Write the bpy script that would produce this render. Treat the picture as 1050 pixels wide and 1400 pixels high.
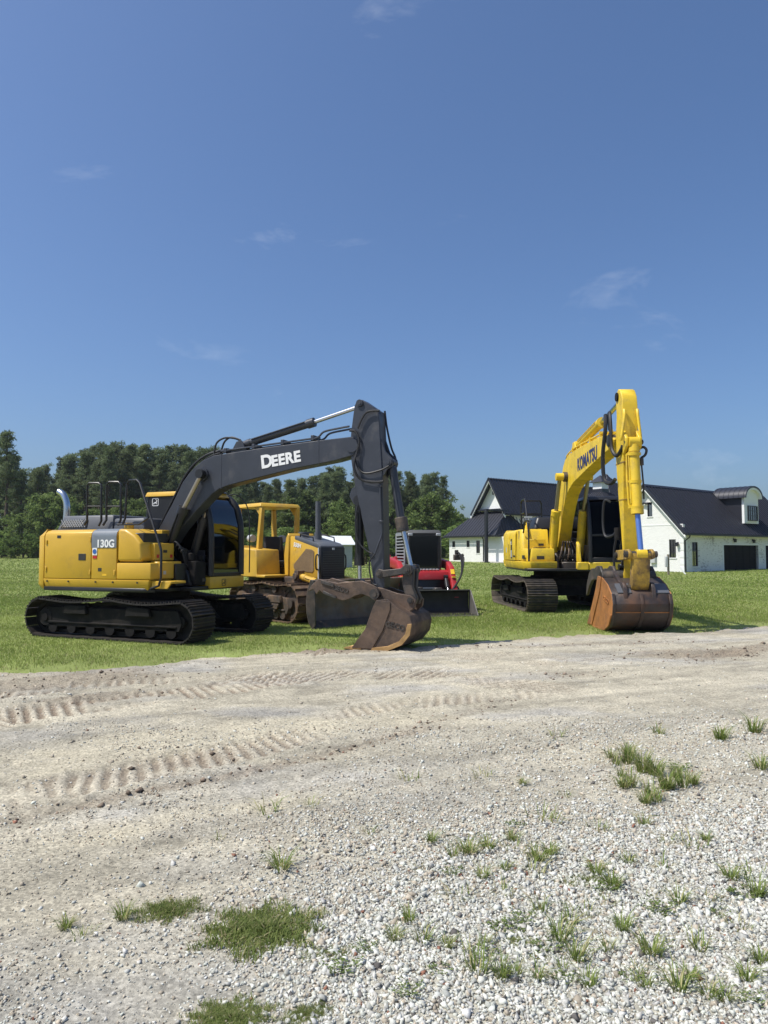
import bpy, bmesh, math, random
import numpy as np
from mathutils import Vector, Matrix
for o in list(bpy.data.objects): bpy.data.objects.remove(o)
SC = bpy.context.scene
COL = SC.collection
R = math.radians
# ------------------------------------------------------------------ camera, sky, sun, exposure
F, YH, H = 1000.0, 755.0, 1.56            # focal length and horizon in photo pixels (1050 x 1400), eye height in metres
PITCH = math.atan((YH-700)/F)
cam = bpy.data.cameras.new('camera'); cam_o = bpy.data.objects.new('camera', cam); COL.objects.link(cam_o)
cam.sensor_fit = 'HORIZONTAL'; cam.sensor_width = 36; cam.lens = 36*F/1050
cam.clip_start = .05; cam.clip_end = 4000
cam_o.location = (0, 0, H); cam_o.rotation_euler = (R(90)+PITCH, 0, 0)
SC.camera = cam_o
SUN = Vector((-.50, -.15, .85)).normalized()
W = bpy.data.worlds.new('World'); SC.world = W; W.use_nodes = True
wn = W.node_tree.nodes; wl = W.node_tree.links; wn.clear()
sky = wn.new('ShaderNodeTexSky'); sky.sky_type = 'NISHITA'; sky.sun_disc = False
sky.sun_elevation = math.asin(SUN.z); sky.sun_rotation = math.atan2(SUN.x, SUN.y)
sky.altitude = 0; sky.air_density = 1.0; sky.dust_density = 2.4; sky.ozone_density = 10
bg = wn.new('ShaderNodeBackground'); bg.inputs[1].default_value = .107
wo = wn.new('ShaderNodeOutputWorld')
# faint cirrus wisps: thin streaks of stretched noise spread over the whole sky
tcw = wn.new('ShaderNodeTexCoord'); mp = wn.new('ShaderNodeMapping'); mp.inputs['Scale'].default_value = (2.2, 2.2, 5.0); mp.inputs['Location'].default_value = (3.3, 6.6, 1.1)
nz = wn.new('ShaderNodeTexNoise'); nz.inputs['Scale'].default_value = 1.5; nz.inputs['Detail'].default_value = 7; nz.inputs['Roughness'].default_value = .62; nz.inputs['Distortion'].default_value = .7
cr = wn.new('ShaderNodeValToRGB'); cr.color_ramp.elements[0].position = .60; cr.color_ramp.elements[1].position = .88
cr.color_ramp.elements[1].color = (.34, .34, .34, 1)
mx = wn.new('ShaderNodeMix'); mx.data_type = 'RGBA'; mx.inputs['B'].default_value = (6.5, 6.9, 7.6, 1)
wl.new(tcw.outputs['Generated'], mp.inputs[0]); wl.new(mp.outputs[0], nz.inputs[0]); wl.new(nz.outputs[0], cr.inputs[0])
wl.new(cr.outputs[0], mx.inputs['Factor']); wl.new(sky.outputs[0], mx.inputs['A']); wl.new(mx.outputs['Result'], bg.inputs[0]); wl.new(bg.outputs[0], wo.inputs[0])
sl = bpy.data.lights.new('sun', 'SUN'); sl.energy = 4.0; sl.angle = R(.53); sl.color = (1, .95, .87)
so = bpy.data.objects.new('sun', sl); COL.objects.link(so); so.rotation_euler = SUN.to_track_quat('Z', 'Y').to_euler(); so.location = (-20, -8, 40)
SC.view_settings.view_transform = 'Standard'; SC.view_settings.look = 'None'; SC.view_settings.exposure = .4; SC.view_settings.gamma = 1
SC.view_settings.use_curve_mapping = False
SC.render.engine = 'CYCLES'
SC.cycles.use_denoising = True; SC.cycles.max_bounces = 7; SC.cycles.transparent_max_bounces = 12; SC.cycles.sample_clamp_indirect = 6
rng = np.random.default_rng(7); random.seed(7)

# ------------------------------------------------------------------ photo pixel -> place
cp_, sp_ = math.cos(PITCH), math.sin(PITCH)
def ray(px, py):
    u = (px-525)/F; v = (700-py)/F
    return (u, cp_-v*sp_, sp_+v*cp_)
def gnd(px, py, z=0.0):
    d = ray(px, py); t = (z-H)/d[2]; return (d[0]*t, d[1]*t)
def pix(x, y, z=0.0):
    zz = z-H; dep = y*cp_+zz*sp_; up = -y*sp_+zz*cp_
    return 525+F*x/dep, 700-F*up/dep
class Pose:
    def __init__(s, X, Y, deg): s.X, s.Y, s.a = X, Y, R(deg)
    def w(s, x, y):
        c, n = math.cos(s.a), math.sin(s.a); return (s.X+x*c-y*n, s.Y+x*n+y*c)
    def pl(s, px, py, y):                     # local (x, z) where the pixel meets the vertical plane local y
        d = ray(px, py); c, n = math.cos(s.a), math.sin(s.a)
        t = (y+(-s.X*n+s.Y*c))/(-d[0]*n+d[1]*c)
        return ((d[0]*t-s.X)*c+(d[1]*t-s.Y)*n, H+d[2]*t)
    def plx(s, px, py, x):
        d = ray(px, py); c, n = math.cos(s.a), math.sin(s.a)
        t = (x+s.X*c+s.Y*n)/(d[0]*c+d[1]*n)
        return (-(d[0]*t-s.X)*n+(d[1]*t-s.Y)*c, H+d[2]*t)
def ground_z(x, y):
    """lawn: level round the machines, rising very gently towards the tree line"""
    t = np.clip((np.asarray(y, float)-30)/100, 0, 1.35)
    return 1.45*t*t

# ------------------------------------------------------------------ materials
MATS = {}
def lnk(nt, a, b): nt.links.new(a, b)
def mat(name, col, rough=.5, metal=0., var=.12, scale=5., dirt=None, damt=0., dscale=3., bump=0., bscale=40., coat=0., spec=.5, detail=4):
    m = bpy.data.materials.new(name); m.use_nodes = True; nt = m.node_tree; n = nt.nodes
    b = n['Principled BSDF']; b.inputs['Roughness'].default_value = rough; b.inputs['Metallic'].default_value = metal
    b.inputs['Specular IOR Level'].default_value = spec; b.inputs['Coat Weight'].default_value = coat; b.inputs['Coat Roughness'].default_value = .15
    tc = n.new('ShaderNodeTexCoord'); nz = n.new('ShaderNodeTexNoise'); nz.inputs['Scale'].default_value = scale; nz.inputs['Detail'].default_value = detail+2; nz.inputs['Roughness'].default_value = .65
    lnk(nt, tc.outputs['Object'], nz.inputs['Vector'])
    mr = n.new('ShaderNodeMapRange'); mr.inputs[1].default_value = .3; mr.inputs[2].default_value = .7; mr.inputs[3].default_value = 1-var; mr.inputs[4].default_value = 1+var
    lnk(nt, nz.outputs[0], mr.inputs[0])
    mul = n.new('ShaderNodeMix'); mul.data_type = 'RGBA'; mul.blend_type = 'MULTIPLY'; mul.inputs['Factor'].default_value = 1
    mul.inputs['A'].default_value = (*col, 1); lnk(nt, mr.outputs[0], mul.inputs['B']); out = mul.outputs['Result']
    if dirt is not None:
        nd = n.new('ShaderNodeTexNoise'); nd.inputs['Scale'].default_value = dscale; nd.inputs['Detail'].default_value = 8; nd.inputs['Roughness'].default_value = .7
        mpp = n.new('ShaderNodeMapping'); mpp.inputs['Location'].default_value = (3.1, 7.7, 1.3); lnk(nt, tc.outputs['Object'], mpp.inputs[0]); lnk(nt, mpp.outputs[0], nd.inputs['Vector'])
        md = n.new('ShaderNodeMapRange'); md.inputs[1].default_value = .62-damt*.35; md.inputs[2].default_value = .78-damt*.25; md.inputs[3].default_value = 0; md.inputs[4].default_value = min(1., .35+damt)
        md.clamp = True; lnk(nt, nd.outputs[0], md.inputs[0])
        m2 = n.new('ShaderNodeMix'); m2.data_type = 'RGBA'; lnk(nt, md.outputs[0], m2.inputs['Factor']); lnk(nt, out, m2.inputs['A']); m2.inputs['B'].default_value = (*dirt, 1); out = m2.outputs['Result']
        rr = n.new('ShaderNodeMapRange'); rr.inputs[3].default_value = rough; rr.inputs[4].default_value = .9; lnk(nt, md.outputs[0], rr.inputs[0]); lnk(nt, rr.outputs[0], b.inputs['Roughness'])
    lnk(nt, out, b.inputs['Base Color'])
    if bump:
        nb = n.new('ShaderNodeTexNoise'); nb.inputs['Scale'].default_value = bscale; nb.inputs['Detail'].default_value = 4; lnk(nt, tc.outputs['Object'], nb.inputs['Vector'])
        bp = n.new('ShaderNodeBump'); bp.inputs['Strength'].default_value = bump; bp.inputs['Distance'].default_value = .02; lnk(nt, nb.outputs[0], bp.inputs['Height']); lnk(nt, bp.outputs[0], b.inputs['Normal'])
    MATS[name] = m; return m
def attr_mat(name, attr, rough=.85, nscale=30., nvar=.25, transl=0., bump=0., bscale=60., spec=.3, tscale=None):
    m = bpy.data.materials.new(name); m.use_nodes = True; nt = m.node_tree; n = nt.nodes; b = n['Principled BSDF']
    b.inputs['Roughness'].default_value = rough; b.inputs['Specular IOR Level'].default_value = spec
    a = n.new('ShaderNodeAttribute'); a.attribute_name = attr
    tc = n.new('ShaderNodeTexCoord'); nz = n.new('ShaderNodeTexNoise'); nz.inputs['Scale'].default_value = nscale; nz.inputs['Detail'].default_value = 5; lnk(nt, tc.outputs['Object'], nz.inputs[0])
    mr = n.new('ShaderNodeMapRange'); mr.inputs[1].default_value = .3; mr.inputs[2].default_value = .7; mr.inputs[3].default_value = 1-nvar; mr.inputs[4].default_value = 1+nvar; lnk(nt, nz.outputs[0], mr.inputs[0])
    mul = n.new('ShaderNodeMix'); mul.data_type = 'RGBA'; mul.blend_type = 'MULTIPLY'; mul.inputs['Factor'].default_value = 1
    lnk(nt, a.outputs['Color'], mul.inputs['A']); lnk(nt, mr.outputs[0], mul.inputs['B']); lnk(nt, mul.outputs['Result'], b.inputs['Base Color'])
    if bump:
        nb = n.new('ShaderNodeTexNoise'); nb.inputs['Scale'].default_value = bscale; nb.inputs['Detail'].default_value = 5; nb.inputs['Roughness'].default_value = .7; lnk(nt, tc.outputs['Object'], nb.inputs['Vector'])
        bp = n.new('ShaderNodeBump'); bp.inputs['Strength'].default_value = bump; bp.inputs['Distance'].default_value = .02; lnk(nt, nb.outputs[0], bp.inputs['Height']); lnk(nt, bp.outputs[0], b.inputs['Normal'])
    if transl:
        t = n.new('ShaderNodeBsdfTranslucent'); lnk(nt, mul.outputs['Result'], t.inputs[0]); ms = n.new('ShaderNodeMixShader'); ms.inputs[0].default_value = transl
        lnk(nt, b.outputs[0], ms.inputs[1]); lnk(nt, t.outputs[0], ms.inputs[2]); lnk(nt, ms.outputs[0], n['Material Output'].inputs[0])
    MATS[name] = m; return m
def glass(name, tint, refl=.06):
    m = bpy.data.materials.new(name); m.use_nodes = True; nt = m.node_tree; n = nt.nodes; n.remove(n['Principled BSDF'])
    tr = n.new('ShaderNodeBsdfTransparent'); tr.inputs[0].default_value = (*tint, 1); gl = n.new('ShaderNodeBsdfGlossy'); gl.inputs['Roughness'].default_value = .03; gl.inputs[0].default_value = (.9, .95, 1, 1)
    fr = n.new('ShaderNodeFresnel'); fr.inputs[0].default_value = 1.5; ad = n.new('ShaderNodeMath'); ad.operation = 'ADD'; ad.inputs[1].default_value = refl; lnk(nt, fr.outputs[0], ad.inputs[0])
    ms = n.new('ShaderNodeMixShader'); lnk(nt, ad.outputs[0], ms.inputs[0]); lnk(nt, tr.outputs[0], ms.inputs[1]); lnk(nt, gl.outputs[0], ms.inputs[2]); lnk(nt, ms.outputs[0], n['Material Output'].inputs[0])
    MATS[name] = m; return m
DUST = (.34, .27, .18); MUD = (.16, .11, .07)
mat('machine_yellow', (.60, .36, .03), .42, var=.07, scale=1.6, dirt=(.34, .22, .07), damt=.14, dscale=2.2, coat=.15)
mat('dozer_yellow', (.58, .35, .035), .5, var=.1, scale=2, dirt=(.30, .2, .08), damt=.28, dscale=3)
mat('bright_yellow', (.72, .495, .028), .42, var=.14, scale=1.9, dirt=(.33, .23, .06), damt=.34, dscale=3.1, coat=.05, bump=.05, bscale=9)
mat('charcoal_paint', (.036, .040, .050), .4, var=.15, scale=2.5, dirt=(.085, .085, .09), damt=.2, dscale=3)
mat('hood_grey', (.085, .092, .105), .5, var=.12, scale=3, dirt=(.2, .19, .17), damt=.15)
mat('decal_grey', (.16, .18, .2), .4, var=.1)
mat('black_paint', (.012, .012, .013), .4, var=.25, dirt=(.05, .045, .04), damt=.15)
mat('rubber_hose', (.014, .014, .015), .55, var=.2)
mat('track_steel', (.026, .022, .019), .62, metal=.25, var=.3, scale=6, dirt=(.085, .065, .046), damt=.4, dscale=5, bump=.3, bscale=30)
mat('track_pale', (.05, .043, .036), .7, metal=.2, var=.3, scale=6, dirt=(.15, .12, .085), damt=.45, dscale=4, bump=.3, bscale=30)
mat('frame_dark', (.012, .011, .0105), .8, var=.3, dirt=(.045, .037, .03), damt=.3, dscale=4, spec=.2)
mat('bucket_steel', (.13, .088, .062), .55, metal=.35, var=.4, scale=3.2, dirt=(.055, .046, .042), damt=.55, dscale=2.3, bump=.25, bscale=18)
mat('bucket_rust', (.36, .15, .045), .6, metal=.15, var=.3, scale=3.5, dirt=(.16, .085, .045), damt=.4, dscale=2.6, bump=.25, bscale=18)
mat('worn_edge', (.42, .26, .11), .5, metal=.5, var=.3, scale=8)
mat('dark_worn_steel', (.06, .055, .05), .5, metal=.4, var=.35, scale=4, dirt=(.16, .12, .09), damt=.4, dscale=4, bump=.15)
mat('chrome', (.55, .57, .6), .24, metal=1, var=.03)
mat('blue_rod', (.16, .28, .62), .3, metal=.6, var=.05)
mat('lettering_white', (.8, .8, .78), .5, var=.04)
mat('lettering_blue', (.02, .03, .12), .45, var=.1)
mat('label_blue', (.03, .12, .4), .4, var=.05)
mat('label_dark', (.03, .028, .025), .5, var=.2)
mat('red_paint', (.38, .02, .025), .42, var=.1, scale=2, dirt=(.28, .1, .08), damt=.2, dscale=3)
mat('pale_grey_paint', (.42, .44, .46), .5, var=.07)
mat('reflector_yellow', (.8, .5, .03), .4)
mat('reflector_red', (.5, .02, .02), .3)
mat('seat_black', (.018, .018, .02), .7)
mat('white_siding', (.80, .80, .78), .6, var=.03, scale=2)
mat('shed_wall', (.34, .36, .38), .7, var=.08)
mat('shed_roof', (.72, .74, .76), .5, var=.05)
mat('black_trim', (.014, .015, .02), .45, var=.1)
mat('roof_metal', (.017, .018, .026), .45, metal=.0, var=.12, scale=.8, coat=.1)
mat('garage_door', (.008, .008, .010), .7, var=.1, spec=.1)
mat('grey_box', (.45, .46, .46), .5, var=.06)
mat('concrete', (.45, .43, .39), .8, var=.12, bump=.1)
mat('weathered_wood', (.24, .2, .15), .8, var=.25, scale=9, bump=.2)
mat('bark', (.10, .068, .048), .9, var=.35, scale=4, bump=.5, bscale=12)
mat('curtain', (.06, .06, .065), .9)
glass('cab_glass', (.035, .04, .05), .03); glass('dark_glass', (.03, .03, .035), -.034)
glass('house_glass', (.10, .11, .12), .2)
def brick_mat(name, smear):
    m = bpy.data.materials.new(name); m.use_nodes = True; nt = m.node_tree; n = nt.nodes; b = n['Principled BSDF']; b.inputs['Roughness'].default_value = .85
    tc = n.new('ShaderNodeTexCoord'); ge = n.new('ShaderNodeNewGeometry'); sx = n.new('ShaderNodeSeparateXYZ'); lnk(nt, tc.outputs['Object'], sx.inputs[0])
    ad = n.new('ShaderNodeMath'); ad.operation = 'ADD'; lnk(nt, sx.outputs[0], ad.inputs[0]); lnk(nt, sx.outputs[1], ad.inputs[1])
    cb = n.new('ShaderNodeCombineXYZ'); lnk(nt, ad.outputs[0], cb.inputs[0]); lnk(nt, sx.outputs[2], cb.inputs[1])
    br = n.new('ShaderNodeTexBrick'); br.inputs['Scale'].default_value = 1; br.inputs['Brick Width'].default_value = .22; br.inputs['Row Height'].default_value = .078; br.inputs['Mortar Size'].default_value = .006
    lnk(nt, cb.outputs[0], br.inputs['Vector'])
    br.inputs['Color1'].default_value = (.80, .79, .76, 1); br.inputs['Color2'].default_value = (.74, .73, .70, 1); br.inputs['Mortar'].default_value = (.72, .71, .68, 1)
    nz = n.new('ShaderNodeTexNoise'); nz.inputs['Scale'].default_value = 3.4; nz.inputs['Detail'].default_value = 7; nz.inputs['Roughness'].default_value = .75
    mp_ = n.new('ShaderNodeMapping'); mp_.inputs['Scale'].default_value = (1, 2.2, 1); lnk(nt, cb.outputs[0], mp_.inputs[0]); lnk(nt, mp_.outputs[0], nz.inputs['Vector'])
    n2 = n.new('ShaderNodeTexNoise'); n2.inputs['Scale'].default_value = .55; n2.inputs['Detail'].default_value = 3; lnk(nt, cb.outputs[0], n2.inputs['Vector'])
    a2 = n.new('ShaderNodeMath'); a2.operation = 'MULTIPLY_ADD'; a2.inputs[1].default_value = .55; lnk(nt, n2.outputs[0], a2.inputs[0]); lnk(nt, nz.outputs[0], a2.inputs[2])
    mr = n.new('ShaderNodeMapRange'); mr.inputs[1].default_value = smear; mr.inputs[2].default_value = smear+.10; mr.inputs[3].default_value = 0; mr.inputs[4].default_value = .8; lnk(nt, a2.outputs[0], mr.inputs[0])
    mxx = n.new('ShaderNodeMix'); mxx.data_type = 'RGBA'; mxx.inputs['B'].default_value = (.30, .27, .25, 1); lnk(nt, mr.outputs[0], mxx.inputs['Factor']); lnk(nt, br.outputs[0], mxx.inputs['A']); lnk(nt, mxx.outputs['Result'], b.inputs['Base Color'])
    bp = n.new('ShaderNodeBump'); bp.inputs['Strength'].default_value = .4; bp.inputs['Distance'].default_value = .01; lnk(nt, br.outputs['Fac'], bp.inputs['Height']); bp.invert = True; lnk(nt, bp.outputs[0], b.inputs['Normal'])
    MATS[name] = m
brick_mat('white_brick', .90); brick_mat('mottled_brick', .80)
def foliage(name, c1, c2, scale=.6, transl=.25):
    m = bpy.data.materials.new(name); m.use_nodes = True; nt = m.node_tree; n = nt.nodes; b = n['Principled BSDF']; b.inputs['Roughness'].default_value = .7; b.inputs['Specular IOR Level'].default_value = .15
    tc = n.new('ShaderNodeTexCoord'); nz = n.new('ShaderNodeTexNoise'); nz.inputs['Scale'].default_value = scale; nz.inputs['Detail'].default_value = 4; lnk(nt, tc.outputs['Object'], nz.inputs[0])
    oi = n.new('ShaderNodeObjectInfo'); mr = n.new('ShaderNodeMapRange'); mr.inputs[1].default_value = .3; mr.inputs[2].default_value = .7; lnk(nt, nz.outputs[0], mr.inputs[0])
    mi = n.new('ShaderNodeMix'); mi.data_type = 'RGBA'; mi.inputs['A'].default_value = (*c1, 1); mi.inputs['B'].default_value = (*c2, 1); lnk(nt, mr.outputs[0], mi.inputs['Factor'])
    mr2 = n.new('ShaderNodeMapRange'); mr2.inputs[3].default_value = .72; mr2.inputs[4].default_value = 1.28; lnk(nt, oi.outputs['Random'], mr2.inputs[0])
    mu = n.new('ShaderNodeMix'); mu.data_type = 'RGBA'; mu.blend_type = 'MULTIPLY'; mu.inputs['Factor'].default_value = 1; lnk(nt, mi.outputs['Result'], mu.inputs['A']); lnk(nt, mr2.outputs[0], mu.inputs['B']); lnk(nt, mu.outputs['Result'], b.inputs['Base Color'])
    t = n.new('ShaderNodeBsdfTranslucent'); lnk(nt, mu.outputs['Result'], t.inputs[0]); ms = n.new('ShaderNodeMixShader'); ms.inputs[0].default_value = transl
    lnk(nt, b.outputs[0], ms.inputs[1]); lnk(nt, t.outputs[0], ms.inputs[2]); lnk(nt, ms.outputs[0], n['Material Output'].inputs[0]); MATS[name] = m
foliage('pine_needles', (.10, .135, .062), (.20, .245, .115), .7, .42)
foliage('broad_leaves', (.09, .135, .04), (.19, .25, .075), .6, .4)
foliage('shrub_leaves', (.10, .16, .04), (.20, .27, .075), 1.2, .4)
attr_mat('grass_blades', 'tint', .6, 1.0, .1, .35, spec=.2)
attr_mat('gravel_stone', 'tint', .85, 90, .18)

# ------------------------------------------------------------------ mesh helpers
class MB:
    def __init__(s): s.v = []; s.f = []
    def add(s, vs, fs):
        k = len(s.v); s.v += [tuple(v) for v in vs]; s.f += [tuple(i+k for i in f) for f in fs]; return s
    def box(s, x0, x1, y0, y1, z0, z1):
        return s.add([(x, y, z) for z in (z0, z1) for y in (y0, y1) for x in (x0, x1)], [(0, 2, 3, 1), (4, 5, 7, 6), (0, 1, 5, 4), (2, 6, 7, 3), (0, 4, 6, 2), (1, 3, 7, 5)])
    def prism(s, pts, a, b, plane='xz'):
        def P(p, t): return (p[0], t, p[1]) if plane == 'xz' else (p[0], p[1], t) if plane == 'xy' else (t, p[0], p[1])
        n = len(pts); return s.add([P(p, a) for p in pts]+[P(p, b) for p in pts], [tuple(range(n)), tuple(range(2*n-1, n-1, -1))]+[(i, (i+1) % n, n+(i+1) % n, n+i) for i in range(n)])
    def taper(s, p1, t1, p2, t2, plane='xz'):
        def P(p, t): return (p[0], t, p[1]) if plane == 'xz' else (p[0], p[1], t) if plane == 'xy' else (t, p[0], p[1])
        n = len(p1); return s.add([P(p, t1) for p in p1]+[P(p, t2) for p in p2], [tuple(range(n)), tuple(range(2*n-1, n-1, -1))]+[(i, (i+1) % n, n+(i+1) % n, n+i) for i in range(n)])
    def cyl(s, p0, p1, r0, r1=None, n=18):
        r1 = r0 if r1 is None else r1; p0 = Vector(p0); p1 = Vector(p1); d = (p1-p0).normalized(); a = d.orthogonal().normalized(); b = d.cross(a)
        vs = []
        for p, r in ((p0, r0), (p1, r1)):
            for i in range(n):
                t = 2*math.pi*i/n; vs.append(p+(a*math.cos(t)+b*math.sin(t))*r)
        return s.add(vs, [tuple(range(n)), tuple(range(2*n-1, n-1, -1))]+[(i, (i+1) % n, n+(i+1) % n, n+i) for i in range(n)])
    def ring(s, c, axis, ro, ri, h, n=24):
        c = Vector(c); d = Vector(axis).normalized(); a = d.orthogonal().normalized(); b = d.cross(a); vs = []
        for rr, hh in ((ro, -h/2), (ro, h/2), (ri, h/2), (ri, -h/2)):
            for i in range(n):
                t = 2*math.pi*i/n; vs.append(c+d*hh+(a*math.cos(t)+b*math.sin(t))*rr)
        return s.add(vs, [(k*n+i, k*n+(i+1) % n, ((k+1) % 4)*n+(i+1) % n, ((k+1) % 4)*n+i) for k in range(4) for i in range(n)])
    def tube(s, pts, r, n=8, smooth=0):
        pts = [Vector(p) for p in pts]
        if smooth:
            q = []
            for i in range(len(pts)-1):
                a = pts[max(i-1, 0)]; b = pts[i]; c = pts[i+1]; d = pts[min(i+2, len(pts)-1)]
                for k in range(smooth):
                    t = k/smooth; q.append(.5*((2*b)+(c-a)*t+(2*a-5*b+4*c-d)*t*t+(3*b-a-3*c+d)*t**3))
            pts = q+[pts[-1]]
        vs = []; prev = None
        for i, p in enumerate(pts):
            d = (pts[min(i+1, len(pts)-1)]-pts[max(i-1, 0)]).normalized()
            a = d.orthogonal().normalized() if prev is None else (prev-d*prev.dot(d)).normalized(); prev = a; b = d.cross(a)
            rr = r[i] if isinstance(r, (list, tuple)) and not smooth else (r if not isinstance(r, (list, tuple)) else r[0])
            for k in range(n):
                t = 2*math.pi*k/n; vs.append(p+(a*math.cos(t)+b*math.sin(t))*rr)
        m = len(pts); fs = [(i*n+k, i*n+(k+1) % n, (i+1)*n+(k+1) % n, (i+1)*n+k) for i in range(m-1) for k in range(n)]+[tuple(range(n)), tuple(range(m*n-1, (m-1)*n-1, -1))]
        return s.add(vs, fs)
    def slab(s, pts, t):
        pts = [Vector(p) for p in pts]; nn = Vector((0, 0, 0))
        for i in range(len(pts)): nn += (pts[i]-pts[0]).cross(pts[(i+1) % len(pts)]-pts[0])
        nn.normalize()
        if nn.z < 0: nn = -nn
        n = len(pts); return s.add(pts+[p-nn*t for p in pts], [tuple(range(n)), tuple(range(2*n-1, n-1, -1))]+[(i, (i+1) % n, n+(i+1) % n, n+i) for i in range(n)])
    def strip(s, pts, y0, y1, th):
        """a bent plate: a polyline in the xz plane, thickened inwards and extruded from y0 to y1"""
        n = len(pts); inn = []
        for i in range(n):
            a = Vector(pts[max(i-1, 0)]); b = Vector(pts[min(i+1, n-1)]); d = (b-a).normalized(); inn.append((pts[i][0]-d.y*th, pts[i][1]+d.x*th))
        return s.prism(list(pts)+inn[::-1], y0, y1)
    def mesh(s, name, bevel=0, seg=1, smooth=40):
        bm = bmesh.new(); vs = [bm.verts.new(v) for v in s.v]
        for f in s.f:
            try: bm.faces.new([vs[i] for i in f])
            except ValueError: pass
        bmesh.ops.recalc_face_normals(bm, faces=bm.faces)
        if bevel:
            es = [e for e in bm.edges if len(e.link_faces) == 2 and e.calc_face_angle(0) > R(28)]
            bmesh.ops.bevel(bm, geom=es, offset=bevel, segments=seg, affect='EDGES', clamp_overlap=True, profile=.5)
        for f in bm.faces: f.smooth = smooth > 0
        me = bpy.data.meshes.new(name); bm.to_mesh(me); bm.free()
        if smooth: me.set_sharp_from_angle(angle=R(smooth))
        return me
    def build(s, name, m, parent=None, bevel=0, seg=1, smooth=40):
        me = s.mesh(name, bevel, seg, smooth); me.materials.append(MATS[m]); return link(name, me, parent)
def link(name, me, parent=None):
    o = bpy.data.objects.new(name, me); COL.objects.link(o); o.parent = parent; return o
def tag(o, label=None, cat=None, group=None, kind=None):
    if label: o['label'] = label
    if cat: o['category'] = cat
    if group: o['group'] = group
    if kind: o['kind'] = kind
    return o
def empty(name, loc, rz=0):
    o = bpy.data.objects.new(name, None); COL.objects.link(o); o.location = loc; o.rotation_euler = (0, 0, rz); o.empty_display_size = .3; return o
def copy_tree(o, parent=None):
    c = o.copy(); COL.objects.link(c); c.parent = parent
    for ch in list(o.children): copy_tree(ch, c)
    return c
def np_mesh(name, V, Fc, n, attr=None, smooth=False):
    """V (nv,3) float, Fc (nf,n) int; attr (nf or nv, 3) colour"""
    me = bpy.data.meshes.new(name); me.vertices.add(len(V)); me.vertices.foreach_set('co', V.astype(np.float32).ravel())
    nf = len(Fc); me.loops.add(nf*n); me.loops.foreach_set('vertex_index', Fc.astype(np.int32).ravel())
    me.polygons.add(nf); me.polygons.foreach_set('loop_start', np.arange(0, nf*n, n, dtype=np.int32))
    if smooth: me.polygons.foreach_set('use_smooth', np.ones(nf, bool))
    if attr is not None:
        dom = 'POINT' if len(attr) == len(V) else 'FACE'
        a = me.attributes.new('tint', 'FLOAT_COLOR', dom); a.data.foreach_set('color', np.c_[attr, np.ones(len(attr))].astype(np.float32).ravel())
    me.update(calc_edges=True); me.validate(); return me
_lat = rng.random((256, 256))
def vnoise(x, y):
    xi = np.floor(x).astype(int); yi = np.floor(y).astype(int); fx = x-xi; fy = y-yi; fx = fx*fx*(3-2*fx); fy = fy*fy*(3-2*fy)
    g = lambda a, b: _lat[a % 256, b % 256]
    return (g(xi, yi)*(1-fx)+g(xi+1, yi)*fx)*(1-fy)+(g(xi, yi+1)*(1-fx)+g(xi+1, yi+1)*fx)*fy
def fbm(x, y, s, oc=4):
    r = 0; a = 1; t = 0
    for i in range(oc): r = r+a*vnoise(x*s+17.3*i, y*s+5.1*i); t += a; a *= .55; s *= 2.07
    return r/t
def text_obj(name, txt, m, parent, org, xd, yd, size, depth=.004, bold=.0, squeeze=1.0):
    cu = bpy.data.curves.new(name, 'FONT'); cu.body = txt; cu.size = size; cu.extrude = depth/2; cu.offset = bold; cu.space_character = 1.0+bold*6
    t = bpy.data.objects.new(name, cu); COL.objects.link(t); dg = bpy.context.evaluated_depsgraph_get()
    me = bpy.data.meshes.new_from_object(t.evaluated_get(dg)); bpy.data.objects.remove(t); bpy.data.curves.remove(cu)
    xd = Vector(xd).normalized(); yd = Vector(yd); yd = (yd-xd*yd.dot(xd)).normalized(); zd = xd.cross(yd)
    M = Matrix((xd*squeeze, yd, zd)).transposed().to_4x4(); M.translation = Vector(org); me.transform(M); me.materials.clear(); me.materials.append(MATS[m])
    return link(name, me, parent)

# ------------------------------------------------------------------ ground: lawn, dirt road, gravel
edge_px = [(-120, 917), (0, 915), (100, 914), (200, 906), (300, 896), (400, 889), (480, 886), (560, 882), (700, 872), (800, 867), (940, 862), (1050, 853), (1170, 846)]
EB = np.array([gnd(*q) for q in edge_px])
def edge_y(x):
    x = np.asarray(x, float); y = np.interp(x, EB[:, 0], EB[:, 1])
    y = np.where(x < EB[0, 0], EB[0, 1]+(x-EB[0, 0])*.12, y); y = np.where(x > EB[-1, 0], EB[-1, 1]+(x-EB[-1, 0])*.35, y)
    return y+.8*(fbm(x, x*0+3.3, 1.3)-.5)+.45*(fbm(x, x*0+9.3, 5.0)-.5)
def band(X, Y, pxs):
    P = [gnd(*q) for q in pxs]; T = np.full(X.shape, 1e9); S = np.zeros(X.shape); s0 = 0
    for (ax, ay), (bx, by) in zip(P[:-1], P[1:]):
        L = math.hypot(bx-ax, by-ay); ux, uy = (bx-ax)/L, (by-ay)/L
        al = (X-ax)*ux+(Y-ay)*uy; alc = np.clip(al, 0, L); dx = X-(ax+ux*alc); dy = Y-(ay+uy*alc); d = np.hypot(dx, dy)*np.sign((X-ax)*-uy+(Y-ay)*ux)
        k = np.abs(d) < np.abs(T); T = np.where(k, d, T); S = np.where(k, s0+alc, S); s0 += L
    return T, S, s0
def win(t, w, soft=.06): return np.clip((w/2-np.abs(t))/soft+.5, 0, 1)
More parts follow.
